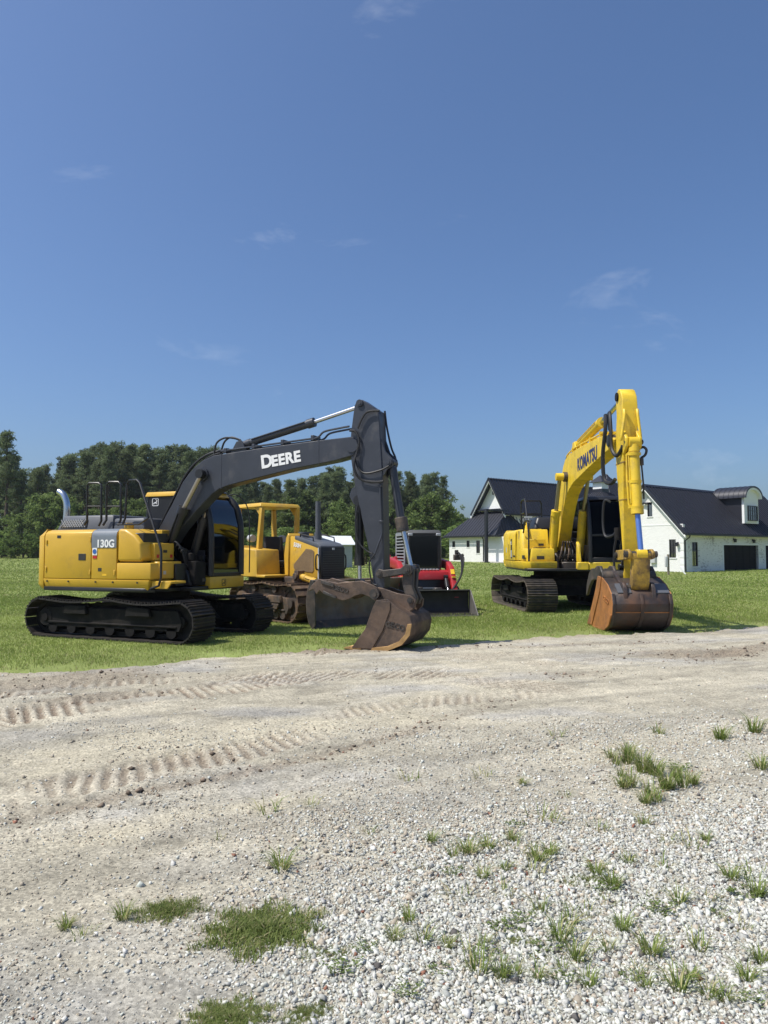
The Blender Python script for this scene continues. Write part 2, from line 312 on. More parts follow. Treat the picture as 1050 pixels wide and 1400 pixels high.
TREADS = [  # widths from the tracks that made them
  # photo polyline, width m, pitch m, depth m, skew, groove darkening (damp soil plus painted shade)
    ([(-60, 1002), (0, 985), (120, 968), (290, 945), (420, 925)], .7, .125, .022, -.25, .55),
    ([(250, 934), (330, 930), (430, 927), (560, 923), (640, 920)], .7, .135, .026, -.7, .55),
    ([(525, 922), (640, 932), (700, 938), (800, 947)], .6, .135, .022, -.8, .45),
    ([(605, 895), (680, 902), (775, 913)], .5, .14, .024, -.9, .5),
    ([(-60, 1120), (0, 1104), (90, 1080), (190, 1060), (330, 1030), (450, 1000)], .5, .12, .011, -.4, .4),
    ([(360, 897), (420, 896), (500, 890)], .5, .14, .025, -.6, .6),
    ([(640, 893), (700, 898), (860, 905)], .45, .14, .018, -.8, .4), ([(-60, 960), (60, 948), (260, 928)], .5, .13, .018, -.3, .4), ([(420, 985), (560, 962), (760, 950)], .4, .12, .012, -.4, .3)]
CHURN = [  # (px, py, radius m across, along) dark churned soil
    ([(-60, 945), (0, 940), (130, 928), (240, 918)], .9, .5), ([(0, 975), (120, 958), (230, 945)], .5, .55), ([(170, 1052), (260, 1038), (350, 1030)], .30, .5),
    ([(-60, 1148), (0, 1130), (150, 1098), (300, 1068), (420, 1040), (525, 1014), (620, 993)], .11, .75), ([(860, 900), (950, 892), (1060, 896)], .8, .55), ([(720, 925), (850, 922)], .4, .3),
    ([(370, 893), (500, 888), (560, 890)], .55, .6), ([(520, 1010), (640, 975), (700, 955)], .1, .3), ([(930, 905), (1080, 880)], .5, .6), ([(600, 888), (760, 884), (930, 878)], .4, .3)]
SANDY = [([(-60, 1065), (0, 1050), (200, 1022), (450, 990), (640, 960)], .95, .7), ([(0, 1190), (60, 1170), (240, 1122), (500, 1085)], .28, .8), ([(640, 1062), (820, 1030), (1080, 985)], .5, .45),
         ([(300, 905), (600, 905), (760, 905)], .35, .3), ([(0, 958), (250, 935)], .3, .4)]
def gravel_mask(px, py):
    """1 on the pale loose gravel of the foreground right, 0 on the packed dirt of the road"""
    xs = [-200, 0, 150, 300, 420, 520, 620, 700, 800, 930, 1050, 1300]; ys = [1330, 1310, 1285, 1225, 1145, 1090, 1065, 1045, 1030, 1015, 1003, 985]
    lim = np.interp(px, xs, ys); return np.clip((py-lim)/270+.34, 0, 1)
def road_fields(X, Y):
    px, py = pix(X, Y); g = gravel_mask(px, py); n1 = fbm(X, Y, .8); n2 = fbm(X, Y, 3.5); n3 = fbm(X, Y, 14.)
    inside = edge_y(X)-Y
    z = .018+.05*(n1-.5)+.03*(n2-.5)*np.clip(Y/6, .3, 1)+.014*(n3-.5)
    st = fbm(X*.93+Y*.37, (Y*.93-X*.37)*6.5, .55); st2 = fbm(X*.93+Y*.37+30, (Y*.93-X*.37)*5., 1.6)
    col = np.stack([.435+0*X, .395+0*X, .298+0*X], -1)*(.14+.40*n2[..., None]+.36*(n3[..., None]-.5)+.68*st[..., None]+.40*st2[..., None])
    gy = np.clip((fbm(X+7, Y*2.2, .7)-.5)*3.5, 0, 1)[..., None]*.7; col = col*(1-gy)+col.mean(-1, keepdims=True)*np.array([1.03, 1.0, .92])*gy
    grav = np.stack([.43+0*X, .41+0*X, .335+0*X], -1)*(.72+.45*n3[..., None]); gg = np.clip(g*1.1+(n1-.5)*.9, 0, 1)[..., None]
    # tan bare patch in the left foreground
    bt = np.exp(-(((px-200)/190)**2+((py-1370)/85)**2)); gg = gg*(1-.75*bt[..., None])
    col = col*(1-gg)+grav*gg
    for pts, w, k in SANDY:
        t, s, L = band(X, Y, pts); m = win(t, w, .18)*np.clip(s/.6, 0, 1)*np.clip((L-s)/.6, 0, 1)*k*(.55+.9*(n2-.3)); m = np.clip(m, 0, 1)
        sand = np.array([.50, .45, .325]); col = col*(1-m[..., None])+sand*m[..., None]*(.93+.14*n3[..., None]); z -= .012*m
        z -= .010*m*(np.abs(np.sin(t*math.pi/.09)) < .28)
    mud_and_shade = np.array([.185, .145, .105])  # churned soil tone, also used for the painted shade of tread grooves
    for pts, w, k in CHURN:
        t, s, L = band(X, Y, pts); t = t+.25*(n2-.5)*min(1, w*3); m = win(t, w, .15)*np.clip(s/.5, 0, 1)*np.clip((L-s)/.5, 0, 1)*k*np.clip((n3*.6+n2*.6-.2)*2.4, 0, 1)
        col = col*(1-m[..., None])+mud_and_shade*m[..., None]; z += m*(.10*(n3-.5)+.09*(fbm(X, Y, 22.)-.5)-.015)
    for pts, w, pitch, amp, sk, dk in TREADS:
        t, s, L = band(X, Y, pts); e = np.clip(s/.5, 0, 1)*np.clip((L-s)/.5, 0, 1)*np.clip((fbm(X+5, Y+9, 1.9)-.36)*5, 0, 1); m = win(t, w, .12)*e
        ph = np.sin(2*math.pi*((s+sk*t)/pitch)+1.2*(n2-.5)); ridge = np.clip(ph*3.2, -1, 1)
        z += m*(amp*.62*ridge-.014); mm = (m*min(1, dk*1.7)*np.clip(.5-.6*ridge+.5*(n3-.5), 0, 1))[..., None]; col = col*(1-mm)+mud_and_shade*1.1*mm; rl = (m*.35*np.clip(ridge, 0, 1))[..., None]; col = col*(1-rl)+np.array([.52, .46, .36])*rl  # shade painted into groove colour, ridge tops painted lighter as if lit
        z += .03*e*np.exp(-((np.abs(t)-w/2-.05)/.05)**2)*n3
    # soil meets turf: the sheet dives under the lawn
    z = np.where(inside < .35, z-np.clip((.35-inside)/.9, 0, 1)*.16+.02*(n3-.5), z)
    ed = np.clip(1-inside/.9, 0, 1)*np.clip((n2-.3)*2.2, 0, .7); col = col*(1-ed[..., None])+np.array([.25, .20, .145])*ed[..., None]
    return z, col, gg[..., 0], bt
NX, NY = 470, 560
yy = 1.7*np.exp(np.linspace(0, math.log(18.2/1.7), NY)); uu = np.linspace(-1, 1, NX)
Yg = np.repeat(yy[:, None], NX, 1); Xg = uu[None]*(.60*Yg+1.3)
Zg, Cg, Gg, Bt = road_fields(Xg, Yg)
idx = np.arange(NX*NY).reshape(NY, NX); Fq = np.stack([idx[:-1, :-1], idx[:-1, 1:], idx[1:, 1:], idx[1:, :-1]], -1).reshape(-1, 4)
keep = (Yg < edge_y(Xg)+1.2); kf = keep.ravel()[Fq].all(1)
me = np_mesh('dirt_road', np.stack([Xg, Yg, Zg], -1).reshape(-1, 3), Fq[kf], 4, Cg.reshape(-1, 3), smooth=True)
# road soil: fine pebbles as cells in colour and relief
m = attr_mat('road_soil', 'tint', .9, 55., .22, 0, 0)
nt = m.node_tree; n = nt.nodes; b = n['Principled BSDF']; tc = n['Texture Coordinate']
vo = n.new('ShaderNodeTexVoronoi'); vo.inputs['Scale'].default_value = 75; lnk(nt, tc.outputs['Object'], vo.inputs['Vector'])
vr = n.new('ShaderNodeTexNoise'); vr.inputs['Scale'].default_value = 48; vr.inputs['Detail'].default_value = 6; vr.inputs['Roughness'].default_value = .75; lnk(nt, tc.outputs['Object'], vr.inputs['Vector'])
vc = n.new('ShaderNodeSeparateColor'); lnk(nt, vo.outputs['Color'], vc.inputs[0])
pc = n.new('ShaderNodeMapRange'); pc.inputs[3].default_value = .72; pc.inputs[4].default_value = 1.28; lnk(nt, vc.outputs[0], pc.inputs[0])
mu2 = n.new('ShaderNodeMix'); mu2.data_type = 'RGBA'; mu2.blend_type = 'MULTIPLY'; mu2.inputs['Factor'].default_value = 1
src = b.inputs['Base Color'].links[0].from_socket; lnk(nt, src, mu2.inputs['A']); lnk(nt, pc.outputs[0], mu2.inputs['B']); lnk(nt, mu2.outputs['Result'], b.inputs['Base Color'])
bp = n.new('ShaderNodeBump'); bp.inputs['Strength'].default_value = .6; bp.inputs['Distance'].default_value = .025; lnk(nt, vr.outputs[0], bp.inputs['Height']); lnk(nt, bp.outputs[0], b.inputs['Normal'])
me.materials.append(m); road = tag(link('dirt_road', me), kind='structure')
# the same lot further out, beyond the fine sheet
def lot():
    xs = np.linspace(-90, 90, 121); V = []; C = []
    for k, t in enumerate(np.linspace(0, 1, 24)):
        ye = edge_y(xs)+.1; V.append(np.stack([xs, -30+(ye+30)*t, -.055+0*xs], -1))
    V = np.array(V); i = np.arange(24*121).reshape(24, 121); Fq = np.stack([i[:-1, :-1], i[:-1, 1:], i[1:, 1:], i[1:, :-1]], -1).reshape(-1, 4)
    me = np_mesh('gravel_lot', V.reshape(-1, 3), Fq, 4, np.tile([.42, .38, .31], (V.shape[0]*V.shape[1], 1))); me.materials.append(MATS['road_soil']); tag(link('gravel_lot', me), kind='structure')
lot()
# lawn sheet: reaches the horizon
def lawn():
    ys = np.concatenate([np.arange(-40, 8, 4.), np.arange(8, 20, .25), np.arange(20, 60, 1.), np.arange(60, 200, 5), np.array([260, 400, 700, 1200, 2000.])])
    xs = np.concatenate([[-2000, -1000, -500, -250, -150], np.arange(-100, -14, 4.), np.arange(-14, 16, .25), np.arange(16, 101, 4.), [150, 250, 500, 1000, 2000]])
    X, Y = np.meshgrid(xs, ys); ins = Y-edge_y(X); Z = ground_z(X, Y)+np.where(ins < -.1, -.13, 0)+.03*(fbm(X, Y, .35)-.5)*np.clip(ins, 0, 1)
    i = np.arange(X.size).reshape(X.shape); Fq = np.stack([i[:-1, :-1], i[:-1, 1:], i[1:, 1:], i[1:, :-1]], -1).reshape(-1, 4)
    me = np_mesh('lawn', np.stack([X, Y, Z], -1).reshape(-1, 3), Fq, 4, smooth=True)
    m = mat('lawn_turf', (.205, .245, .078), .9, var=.28, scale=.5, dirt=(.24, .24, .09), damt=.3, dscale=.12, bump=1.0, bscale=9., spec=.1); me.materials.append(m); tag(link('lawn', me), kind='structure')
lawn()
def blades(name, X, Y, Z, h, w, col, lean=.5, m='grass_blades'):
    """one triangle pair per blade, bent at half height"""
    n = len(X); a = rng.uniform(0, 2*math.pi, n); ca, sa = np.cos(a), np.sin(a); b = rng.uniform(0, 2*math.pi, n); l = h*lean*rng.uniform(.15, 1, n); lx, ly = np.cos(b)*l, np.sin(b)*l
    P = np.stack([X, Y, Z], -1); wd = np.stack([ca*w/2, sa*w/2, 0*w], -1)
    mid = P+np.stack([lx*.35, ly*.35, h*.6], -1); tip = P+np.stack([lx, ly, h], -1)
    V = np.stack([P-wd, P+wd, mid-wd*.7, mid+wd*.7, tip], 1).reshape(-1, 3); k = np.arange(n)[:, None]*5
    T = np.concatenate([k+np.array([[0, 1, 3]]), k+np.array([[0, 3, 2]]), k+np.array([[2, 3, 4]])], 1).reshape(-1, 3)
    me = np_mesh(name, V, T, 3, np.repeat(col, 3, 0)); me.materials.append(MATS[m]); return me
def lawn_grass():
    XS, YS, HS, WS = [], [], [], []
    for y0, y1, den, h, w in ((9.0, 13, 1700, .048, .008), (13, 18, 1250, .05, .010), (18, 26, 520, .054, .016), (26, 40, 160, .06, .03), (40, 62, 42, .07, .055), (62, 105, 9, .08, .12)):
        half = .58*y1+1.5; n = int(den*(y1-y0)*2*half); x = rng.uniform(-half, half, n); y = rng.uniform(y0, y1, n); ins = y-edge_y(x)
        k = (ins > -.5)&(np.abs(x) < .58*y+1.2)&(rng.random(n) < np.clip(ins*1.1+.15+1.3*(fbm(x, y, 1.6)-.5)+.6*(fbm(x, y, 6.)-.5), 0.03, 1)); x, y = x[k], y[k]
        pt = fbm(x, y, .6); XS.append(x); YS.append(y); HS.append(h*rng.uniform(.55, 1.25, len(x))*(.75+.5*pt)); WS.append(np.full(len(x), w)*rng.uniform(.7, 1.3, len(x)))
    x = np.concatenate(XS); y = np.concatenate(YS); h = np.concatenate(HS); w = np.concatenate(WS); t = fbm(x, y, .35); u = rng.random(len(x)); t2 = fbm(x+40, y, 1.7)
    c1 = np.array([.175, .245, .05]); c2 = np.array([.35, .40, .115]); c3 = np.array([.50, .46, .23]); col = c1+(c2-c1)*np.clip(t*.9+.5*(u-.4), 0, 1)[:, None]
    dry = (u > .95-.55*np.clip(t2-.5, 0, 1)-.25*np.exp(-np.clip(y-edge_y(x), 0, 9)*2))[:, None]; col = np.where(dry, c3*rng.uniform(.7, 1.1, (len(x), 1)), col)
    tag(link('lawn_grass', blades('lawn_grass', x, y, ground_z(x, y)-.01+.03*np.clip(-(y-edge_y(x))*4, 0, 1), h, w, col, .75)), 'short bright green mown grass round the machines', 'grass', kind='stuff')
lawn_grass()
def gravel():
    tris = np.array([[0, 2, 4], [2, 1, 4], [1, 3, 4], [3, 0, 4], [2, 0, 5], [1, 2, 5], [3, 1, 5], [0, 3, 5]]); octa = np.array([[1, 0, 0], [-1, 0, 0], [0, 1, 0], [0, -1, 0], [0, 0, 1], [0, 0, -1.]])
    PX, PY, SZ = [], [], []
    for y0, y1, den, base in ((1.9, 3.2, 13500, .0055), (3.2, 4.6, 10500, .0058), (4.6, 7.0, 5200, .0064), (7.0, 10.5, 1000, .0078), (10.5, 15, 130, .0095)):
        half = .56*y1+.6; n = int(den*(y1-y0)*2*half); x = rng.uniform(-half, half, n); y = rng.uniform(y0, y1, n); px, py = pix(x, y); g = gravel_mask(px, py)
        bt = np.exp(-(((px-200)/190)**2+((py-1370)/85)**2)); n1 = fbm(x, y, .8); n2 = fbm(x, y, 2.6); q = np.clip(g*1.15+(n1-.5)*.8, .0, 1)*(1-.9*bt); q = np.clip(q*(.55+.8*n2), 0, 1)
        k = (np.abs(x) < .56*y+.4)&(edge_y(x)-y > .1)&(rng.random(n) < np.maximum(q, .10 if y1 < 5 else .05)); x, y, q = x[k], y[k], q[k]
        s = base*np.exp(rng.normal(0, .42, len(x)))*(.66+.4*q); PX.append(x); PY.append(y); SZ.append(s)
    x = np.concatenate(PX); y = np.concatenate(PY); s = np.clip(np.concatenate(SZ), .0022, .0165); n = len(x)
    z, _, _, _ = road_fields(x, y)
    V = octa[None]*(1+rng.uniform(-.35, .45, (n, 6, 1)))+rng.uniform(-.42, .42, (n, 6, 3)); V *= 1.15; V *= (s[:, None]*np.stack([rng.uniform(.8, 1.35, n), rng.uniform(.7, 1.1, n), rng.uniform(.5, .85, n)], -1))[:, None]
    q = rng.normal(size=(n, 4)); q[:, 1:3] *= .45; q /= np.linalg.norm(q, axis=1)[:, None]; w_, a, b_, c = q.T
    M = np.stack([1-2*(b_*b_+c*c), 2*(a*b_-c*w_), 2*(a*c+b_*w_), 2*(a*b_+c*w_), 1-2*(a*a+c*c), 2*(b_*c-a*w_), 2*(a*c-b_*w_), 2*(b_*c+a*w_), 1-2*(a*a+b_*b_)], -1).reshape(n, 3, 3)
    V = np.einsum('nij,nkj->nki', M, V)+np.stack([x, y, z+s*.28], -1)[:, None]
    u = rng.random(n); gcol = np.array([.53, .53, .475])[None]*rng.uniform(.62, 1.22, (n, 1))*(1+rng.normal(0, .012, (n, 3))); tan = np.array([.44, .385, .30])[None]*rng.uniform(.6, 1.2, (n, 1)); brown = np.array([.25, .12, .08])[None]*rng.uniform(.6, 1.2, (n, 1)); dark = np.array([.14, .13, .12])[None]*rng.uniform(.6, 1.2, (n, 1))
    px, py = pix(x, y); g = gravel_mask(px, py); col = np.where((u < .62-.5*g)[:, None], tan, gcol); col = np.where((u > .993)[:, None], brown, col); col = np.where(((u > .955)&(u < .98))[:, None], dark, col)
    T = (np.arange(n)[:, None, None]*6+tris[None]).reshape(-1, 3)
    me = np_mesh('gravel', V.reshape(-1, 3), T, 3, np.repeat(np.clip(col, 0, .72), 8, 0)); me.materials.append(MATS['gravel_stone']); tag(link('gravel', me), 'loose pale grey crushed gravel over the lot', 'gravel', kind='stuff')
    print('stones', n)
gravel()
# clods thrown up along the ruts, joined with the soil
def clods():
    PX, PY, SZ = [], [], []
    for pts, w, k in CHURN:
        P = [gnd(*q) for q in pts]
        for (ax, ay), (bx, by) in zip(P[:-1], P[1:]):
            L = math.hypot(bx-ax, by-ay); n = int(L*(26 if w < .2 else 60*w)); t = rng.random(n); PX.append(ax+(bx-ax)*t+rng.normal(0, w*.45+.05, n)); PY.append(ay+(by-ay)*t+rng.normal(0, w*.45, n)); SZ.append(np.exp(rng.normal(math.log(.0095), .5, n)))
    x = np.concatenate(PX); y = np.concatenate(PY); s = np.clip(np.concatenate(SZ), .004, .034); k = edge_y(x)-y > -.2; x, y, s = x[k], y[k], s[k]; n = len(x); z, _, _, _ = road_fields(x, y)
    ph = np.array([[1, 0, 0], [-1, 0, 0], [0, 1, 0], [0, -1, 0], [0, 0, 1], [0, 0, -1.]]); tr = np.array([[0, 2, 4], [2, 1, 4], [1, 3, 4], [3, 0, 4], [2, 0, 5], [1, 2, 5], [3, 1, 5], [0, 3, 5]])
    V = ph[None]*(1+rng.uniform(-.35, .35, (n, 6, 1)))*s[:, None, None]*np.array([1.2, 1, .75]); a = rng.uniform(0, 6.28, n); ca, sa = np.cos(a)[:, None], np.sin(a)[:, None]
    V = np.stack([V[..., 0]*ca-V[..., 1]*sa, V[..., 0]*sa+V[..., 1]*ca, V[..., 2]], -1)+np.stack([x, y, z+s*.3], -1)[:, None]
    col = np.array([.17, .13, .095])[None]*rng.uniform(.5, 1.7, (n, 1)); me = np_mesh('soil_clods', V.reshape(-1, 3), (np.arange(n)[:, None, None]*6+tr[None]).reshape(-1, 3), 3, np.repeat(col, 8, 0)); me.materials.append(MATS['gravel_stone'])
    tag(link('soil_clods', me), 'dark crumbs of soil along the ruts of the road', 'soil', kind='stuff')
clods()
# weeds in the gravel: every tuft is a thing
def tuft_mesh(name, seed, n, h, spread, lean, w, dry):
    r = np.random.default_rng(seed); global rng; old = rng; rng = r
    a = r.uniform(0, 6.283, n); rr = (np.sqrt(r.random(n)) if spread < .15 else r.random(n)**1.0*1.5)*spread*(.62+.38*np.sin(3*a+seed)*np.sin(5*a+2*seed)+.25*r.random(n)); x, y = rr*np.cos(a), rr*np.sin(a)
    hh = h*r.uniform(.45, 1.2, n); u = r.random(n)[:, None]; col = np.array([.12, .185, .04])+u*np.array([.13, .12, .04]); col = np.where(r.random((n, 1)) < dry, np.array([.45, .42, .2])*r.uniform(.6, 1.1, (n, 1)), col)
    # blades fan outwards from the crown
    l = hh*lean*r.uniform(.3, 1.2, n); a2 = a+r.normal(0, .5 if spread < .15 else 2.5, n); lx, ly = np.cos(a2)*l, np.sin(a2)*l
    P = np.stack([x, y, 0*x-.01], -1); b = a2+math.pi/2; wd = np.stack([np.cos(b)*w/2, np.sin(b)*w/2, 0*b], -1)*r.uniform(.6, 1.3, (n, 1)); mid = P+np.stack([lx*.38, ly*.38, hh*.68], -1); tip = P+np.stack([lx, ly, hh*r.uniform(.65, 1.05, n)], -1)
    V = np.stack([P-wd, P+wd, mid-wd*.75, mid+wd*.75, tip], 1).reshape(-1, 3); k = np.arange(n)[:, None]*5; T = np.concatenate([k+np.array([[0, 1, 3]]), k+np.array([[0, 3, 2]]), k+np.array([[2, 3, 4]])], 1).reshape(-1, 3)
    if spread > .15: col = col*np.array([.98, .92, 1.05])
    me = np_mesh(name, V, T, 3, np.repeat(col, 3, 0)); me.materials.append(MATS['grass_blades']); rng = old; return me
SPIKY = [tuft_mesh('grass_tuft', 20+i, n, .11, .06, 1.35, .0075, d) for i, (n, d) in enumerate(((64, .15), (90, .35), (46, .25), (76, .12)))]
SPARSE = [tuft_mesh('grass_sprig', 40+i, n, .10, .09, 1.1, .005, .35) for i, n in enumerate((22, 30, 16))]
MAT_ = [tuft_mesh('grass_mat', 60+i, n, .05, .2, .9, .0042, .12) for i, n in enumerate((5200, 3600, 1300))]
def near(px, py):
    P = [(360, 1275, 'the large grass mat'), (228, 1248, 'the taller grass patch on tan dirt'), (885, 1070, 'the long grass clump'), (800, 1206, 'the leafy clump with dry stems'), (720, 1300, 'the flat olive weed mats'), (560, 1285, 'the sparse weeds past the grass mat'), (1000, 1010, 'the gravel\'s tan tyre strip'), (920, 1360, 'the bushy tuft row past the weed mats')]
    return min(P, key=lambda q: (q[0]-px)**2+(q[1]-py)**2)[2]
def tuft(px, py, wpx, meshes, hs=1., label=None, group=None, name='grass_tuft', yscale=1.):
    X, Y = gnd(px, py, .01); z = float(road_fields(np.array([X]), np.array([Y]))[0][0]); me = random.choice(meshes); o = link(name, me)
    base = max(v.co.x for v in me.vertices)-min(v.co.x for v in me.vertices); s = wpx/1000*Y/base; o.location = (X, Y, z); s *= 1.5 if meshes is SPIKY else 1.25 if meshes is SPARSE else 1.; hz = s*hs; o.scale = (s, s*yscale, hz); o.rotation_euler = (0, 0, random.uniform(0, 6.28) if yscale == 1 else random.uniform(-.2, .2)); 
    if group and (group in NEARBY): label += ' near '+near(px, py); group += ' near '+near(px, py)
    tag(o, label, 'grass tuft', group); return o
G1 = 'small green weeds'; L1 = 'small spiky green weed tuft'; NEARBY = {'small green weeds', 'thin dry sprigs', 'broadleaf weeds'}
for px, py, w in [(90, 1268, 34), (385, 1186, 60), (640, 1168, 46), (668, 1160, 40), (660, 1203, 34), (735, 1178, 46), (765, 1285, 62), (540, 1288, 36), (578, 1292, 40), (652, 1335, 62), (662, 1296, 30), (705, 1336, 36), (788, 1316, 56), (805, 1352, 38), (850, 1272, 40), (890, 1306, 56), (955, 1296, 46),
                  (985, 1012, 34), (1030, 1002, 46), (900, 1004, 30), (930, 1358, 62), (968, 1365, 46), (1022, 1342, 40), (930, 1236, 44), (1042, 1050, 44), (590, 1154, 28), (620, 1172, 30), (700, 1148, 30), (752, 1168, 34), (815, 1192, 40), (838, 1212, 40), (780, 1262, 40), (740, 1250, 36), (560, 1262, 30), (612, 1300, 34), (735, 1345, 40), (830, 1300, 36), (880, 1352, 40), (945, 1340, 36), (990, 1372, 44), (1035, 1225, 40), (1000, 1200, 36), (860, 1180, 32), (965, 1150, 30), (690, 1190, 30), (880, 1128, 30), (715, 1072, 22), (770, 1330, 30), (1040, 1316, 40), (685, 1342, 40)]:
    tuft(px, py, w, SPIKY, random.uniform(.95, 1.35), L1, G1)
def rosette(name, seed):
    r = np.random.default_rng(seed); V, C = [], []
    for st_ in range(26):
        a0 = r.uniform(0, 6.283); rad = .11*math.sqrt(r.random()); cx, cy, cz = rad*math.cos(a0), rad*math.sin(a0), r.uniform(.01, .035); tone = r.uniform(.7, 1.3)
        for k in range(5):
            a = a0+r.normal(0, 1.3); l = r.uniform(.012, .026); w = l*.38; dx, dy = math.cos(a), math.sin(a); up = r.uniform(-.2, .7)*l; p = np.array([cx+r.normal(0, .012), cy+r.normal(0, .012), cz])
            V += [p, p+[dx*l*.5-dy*w, dy*l*.5+dx*w, up*.7], p+[dx*l, dy*l, up], p+[dx*l*.5+dy*w, dy*l*.5-dx*w, up*.7]]; C.append(np.array([.15, .20, .06])*tone)
    me = np_mesh(name, np.array(V), np.arange(len(V)).reshape(-1, 4), 4, np.array(C)); me.materials.append(MATS['grass_blades']); return me
ROS = [rosette('broadleaf_weed', 300+i) for i in range(3)]
for px, py, w in [(690, 1275, 60), (715, 1262, 50), (745, 1300, 55), (600, 1335, 45), (905, 1245, 55), (1015, 1225, 60), (985, 1250, 40), (560, 1365, 50), (660, 1310, 50), (830, 1215, 50), (770, 1345, 44), (470, 1330, 60), (500, 1300, 40), (860, 1340, 44), (1030, 1370, 50), (620, 1195, 36), (705, 1130, 34), (930, 1050, 40)]:
    tuft(px, py, w, ROS, 1., 'low olive broadleaf weeds', 'broadleaf weeds', 'broadleaf_weed', .7)
G2 = 'thin dry sprigs'; L2 = 'thin dry grass sprig'
for px, py, w in [(112, 1280, 40), (365, 1112, 60), (425, 1102, 34), (572, 1190, 24), (730, 1196, 50), (885, 1232, 40), (820, 1134, 40), (830, 1236, 40), (912, 1152, 36), (948, 1158, 50), (1030, 1196, 60), (972, 1232, 40), (775, 1087, 26), (660, 1060, 40), (760, 1010, 40), (705, 1160, 50), (870, 1330, 40), (630, 1230, 50), (745, 1120, 60), (905, 1190, 50), (560, 1065, 40), (1010, 1270, 50), (505, 1140, 30), (690, 1225, 50), (800, 1250, 50), (300, 1150, 24)]:
    tuft(px, py, w, SPARSE, .8, L2, G2, 'grass_sprig')
tuft(360, 1275, 205, [MAT_[0]], .8, 'large dense dark green mat of fine grass in the gravel', None, 'grass_mat', .62)
tuft(228, 1248, 120, [MAT_[1]], 1.15, 'wide dense patch of taller green grass on the tan dirt', None, 'grass_mat', .7)
tuft(168, 1258, 62, [SPIKY[1]], 1.1, 'yellowish spiky tuft at the end of the taller grass patch', None, 'grass_tuft')
tuft(448, 1308, 95, [MAT_[2]], .7, 'thin low grass trailing off beside the large grass mat', None, 'grass_mat', .6)
tuft(315, 1396, 150, [MAT_[0]], .7, 'dense low grass mat behind which a reddish pebble patch lies', None, 'grass_mat', .55)
tuft(420, 1392, 90, [MAT_[1]], 1.0, 'grass mat merging with yellowish tuft on the gravel', None, 'grass_mat', .6)
tuft(705, 1290, 95, [MAT_[2]], .5, 'flat olive weed mat spread between spiky gravel tufts', 'flat weed mats in the pale gravel', 'grass_mat', .6)
tuft(735, 1312, 80, [MAT_[2]], .5, 'flat olive weed mat spread between spiky gravel tufts', 'flat weed mats in the pale gravel', 'grass_mat', .6)
tuft(800, 1206, 95, [MAT_[2]], 1., 'low leafy green clump with dry stems in pale gravel', None, 'grass_mat', .6)
tuft(905, 1252, 70, [MAT_[2]], .5, 'dull olive ground weed lying flat in the gravel', None, 'grass_mat', .6)
G3 = 'long grass clump at the edge of the gravel'; L3 = 'tall yellow green blades of the long grass clump on the gravel'
for px, py, w in [(835, 1038, 40), (858, 1042, 60), (880, 1052, 60), (862, 1075, 56), (890, 1088, 60), (912, 1078, 62), (935, 1076, 56), (896, 1060, 60), (850, 1060, 36), (925, 1062, 40), (882, 1098, 44)]:
    tuft(px, py, w, SPIKY[1:3], random.uniform(1.3, 1.8), L3, G3)
    tuft(px+random.uniform(-14, 14), py+random.uniform(-8, 8), w*.9, SPIKY[:3], random.uniform(1.0, 1.6), L3, G3)

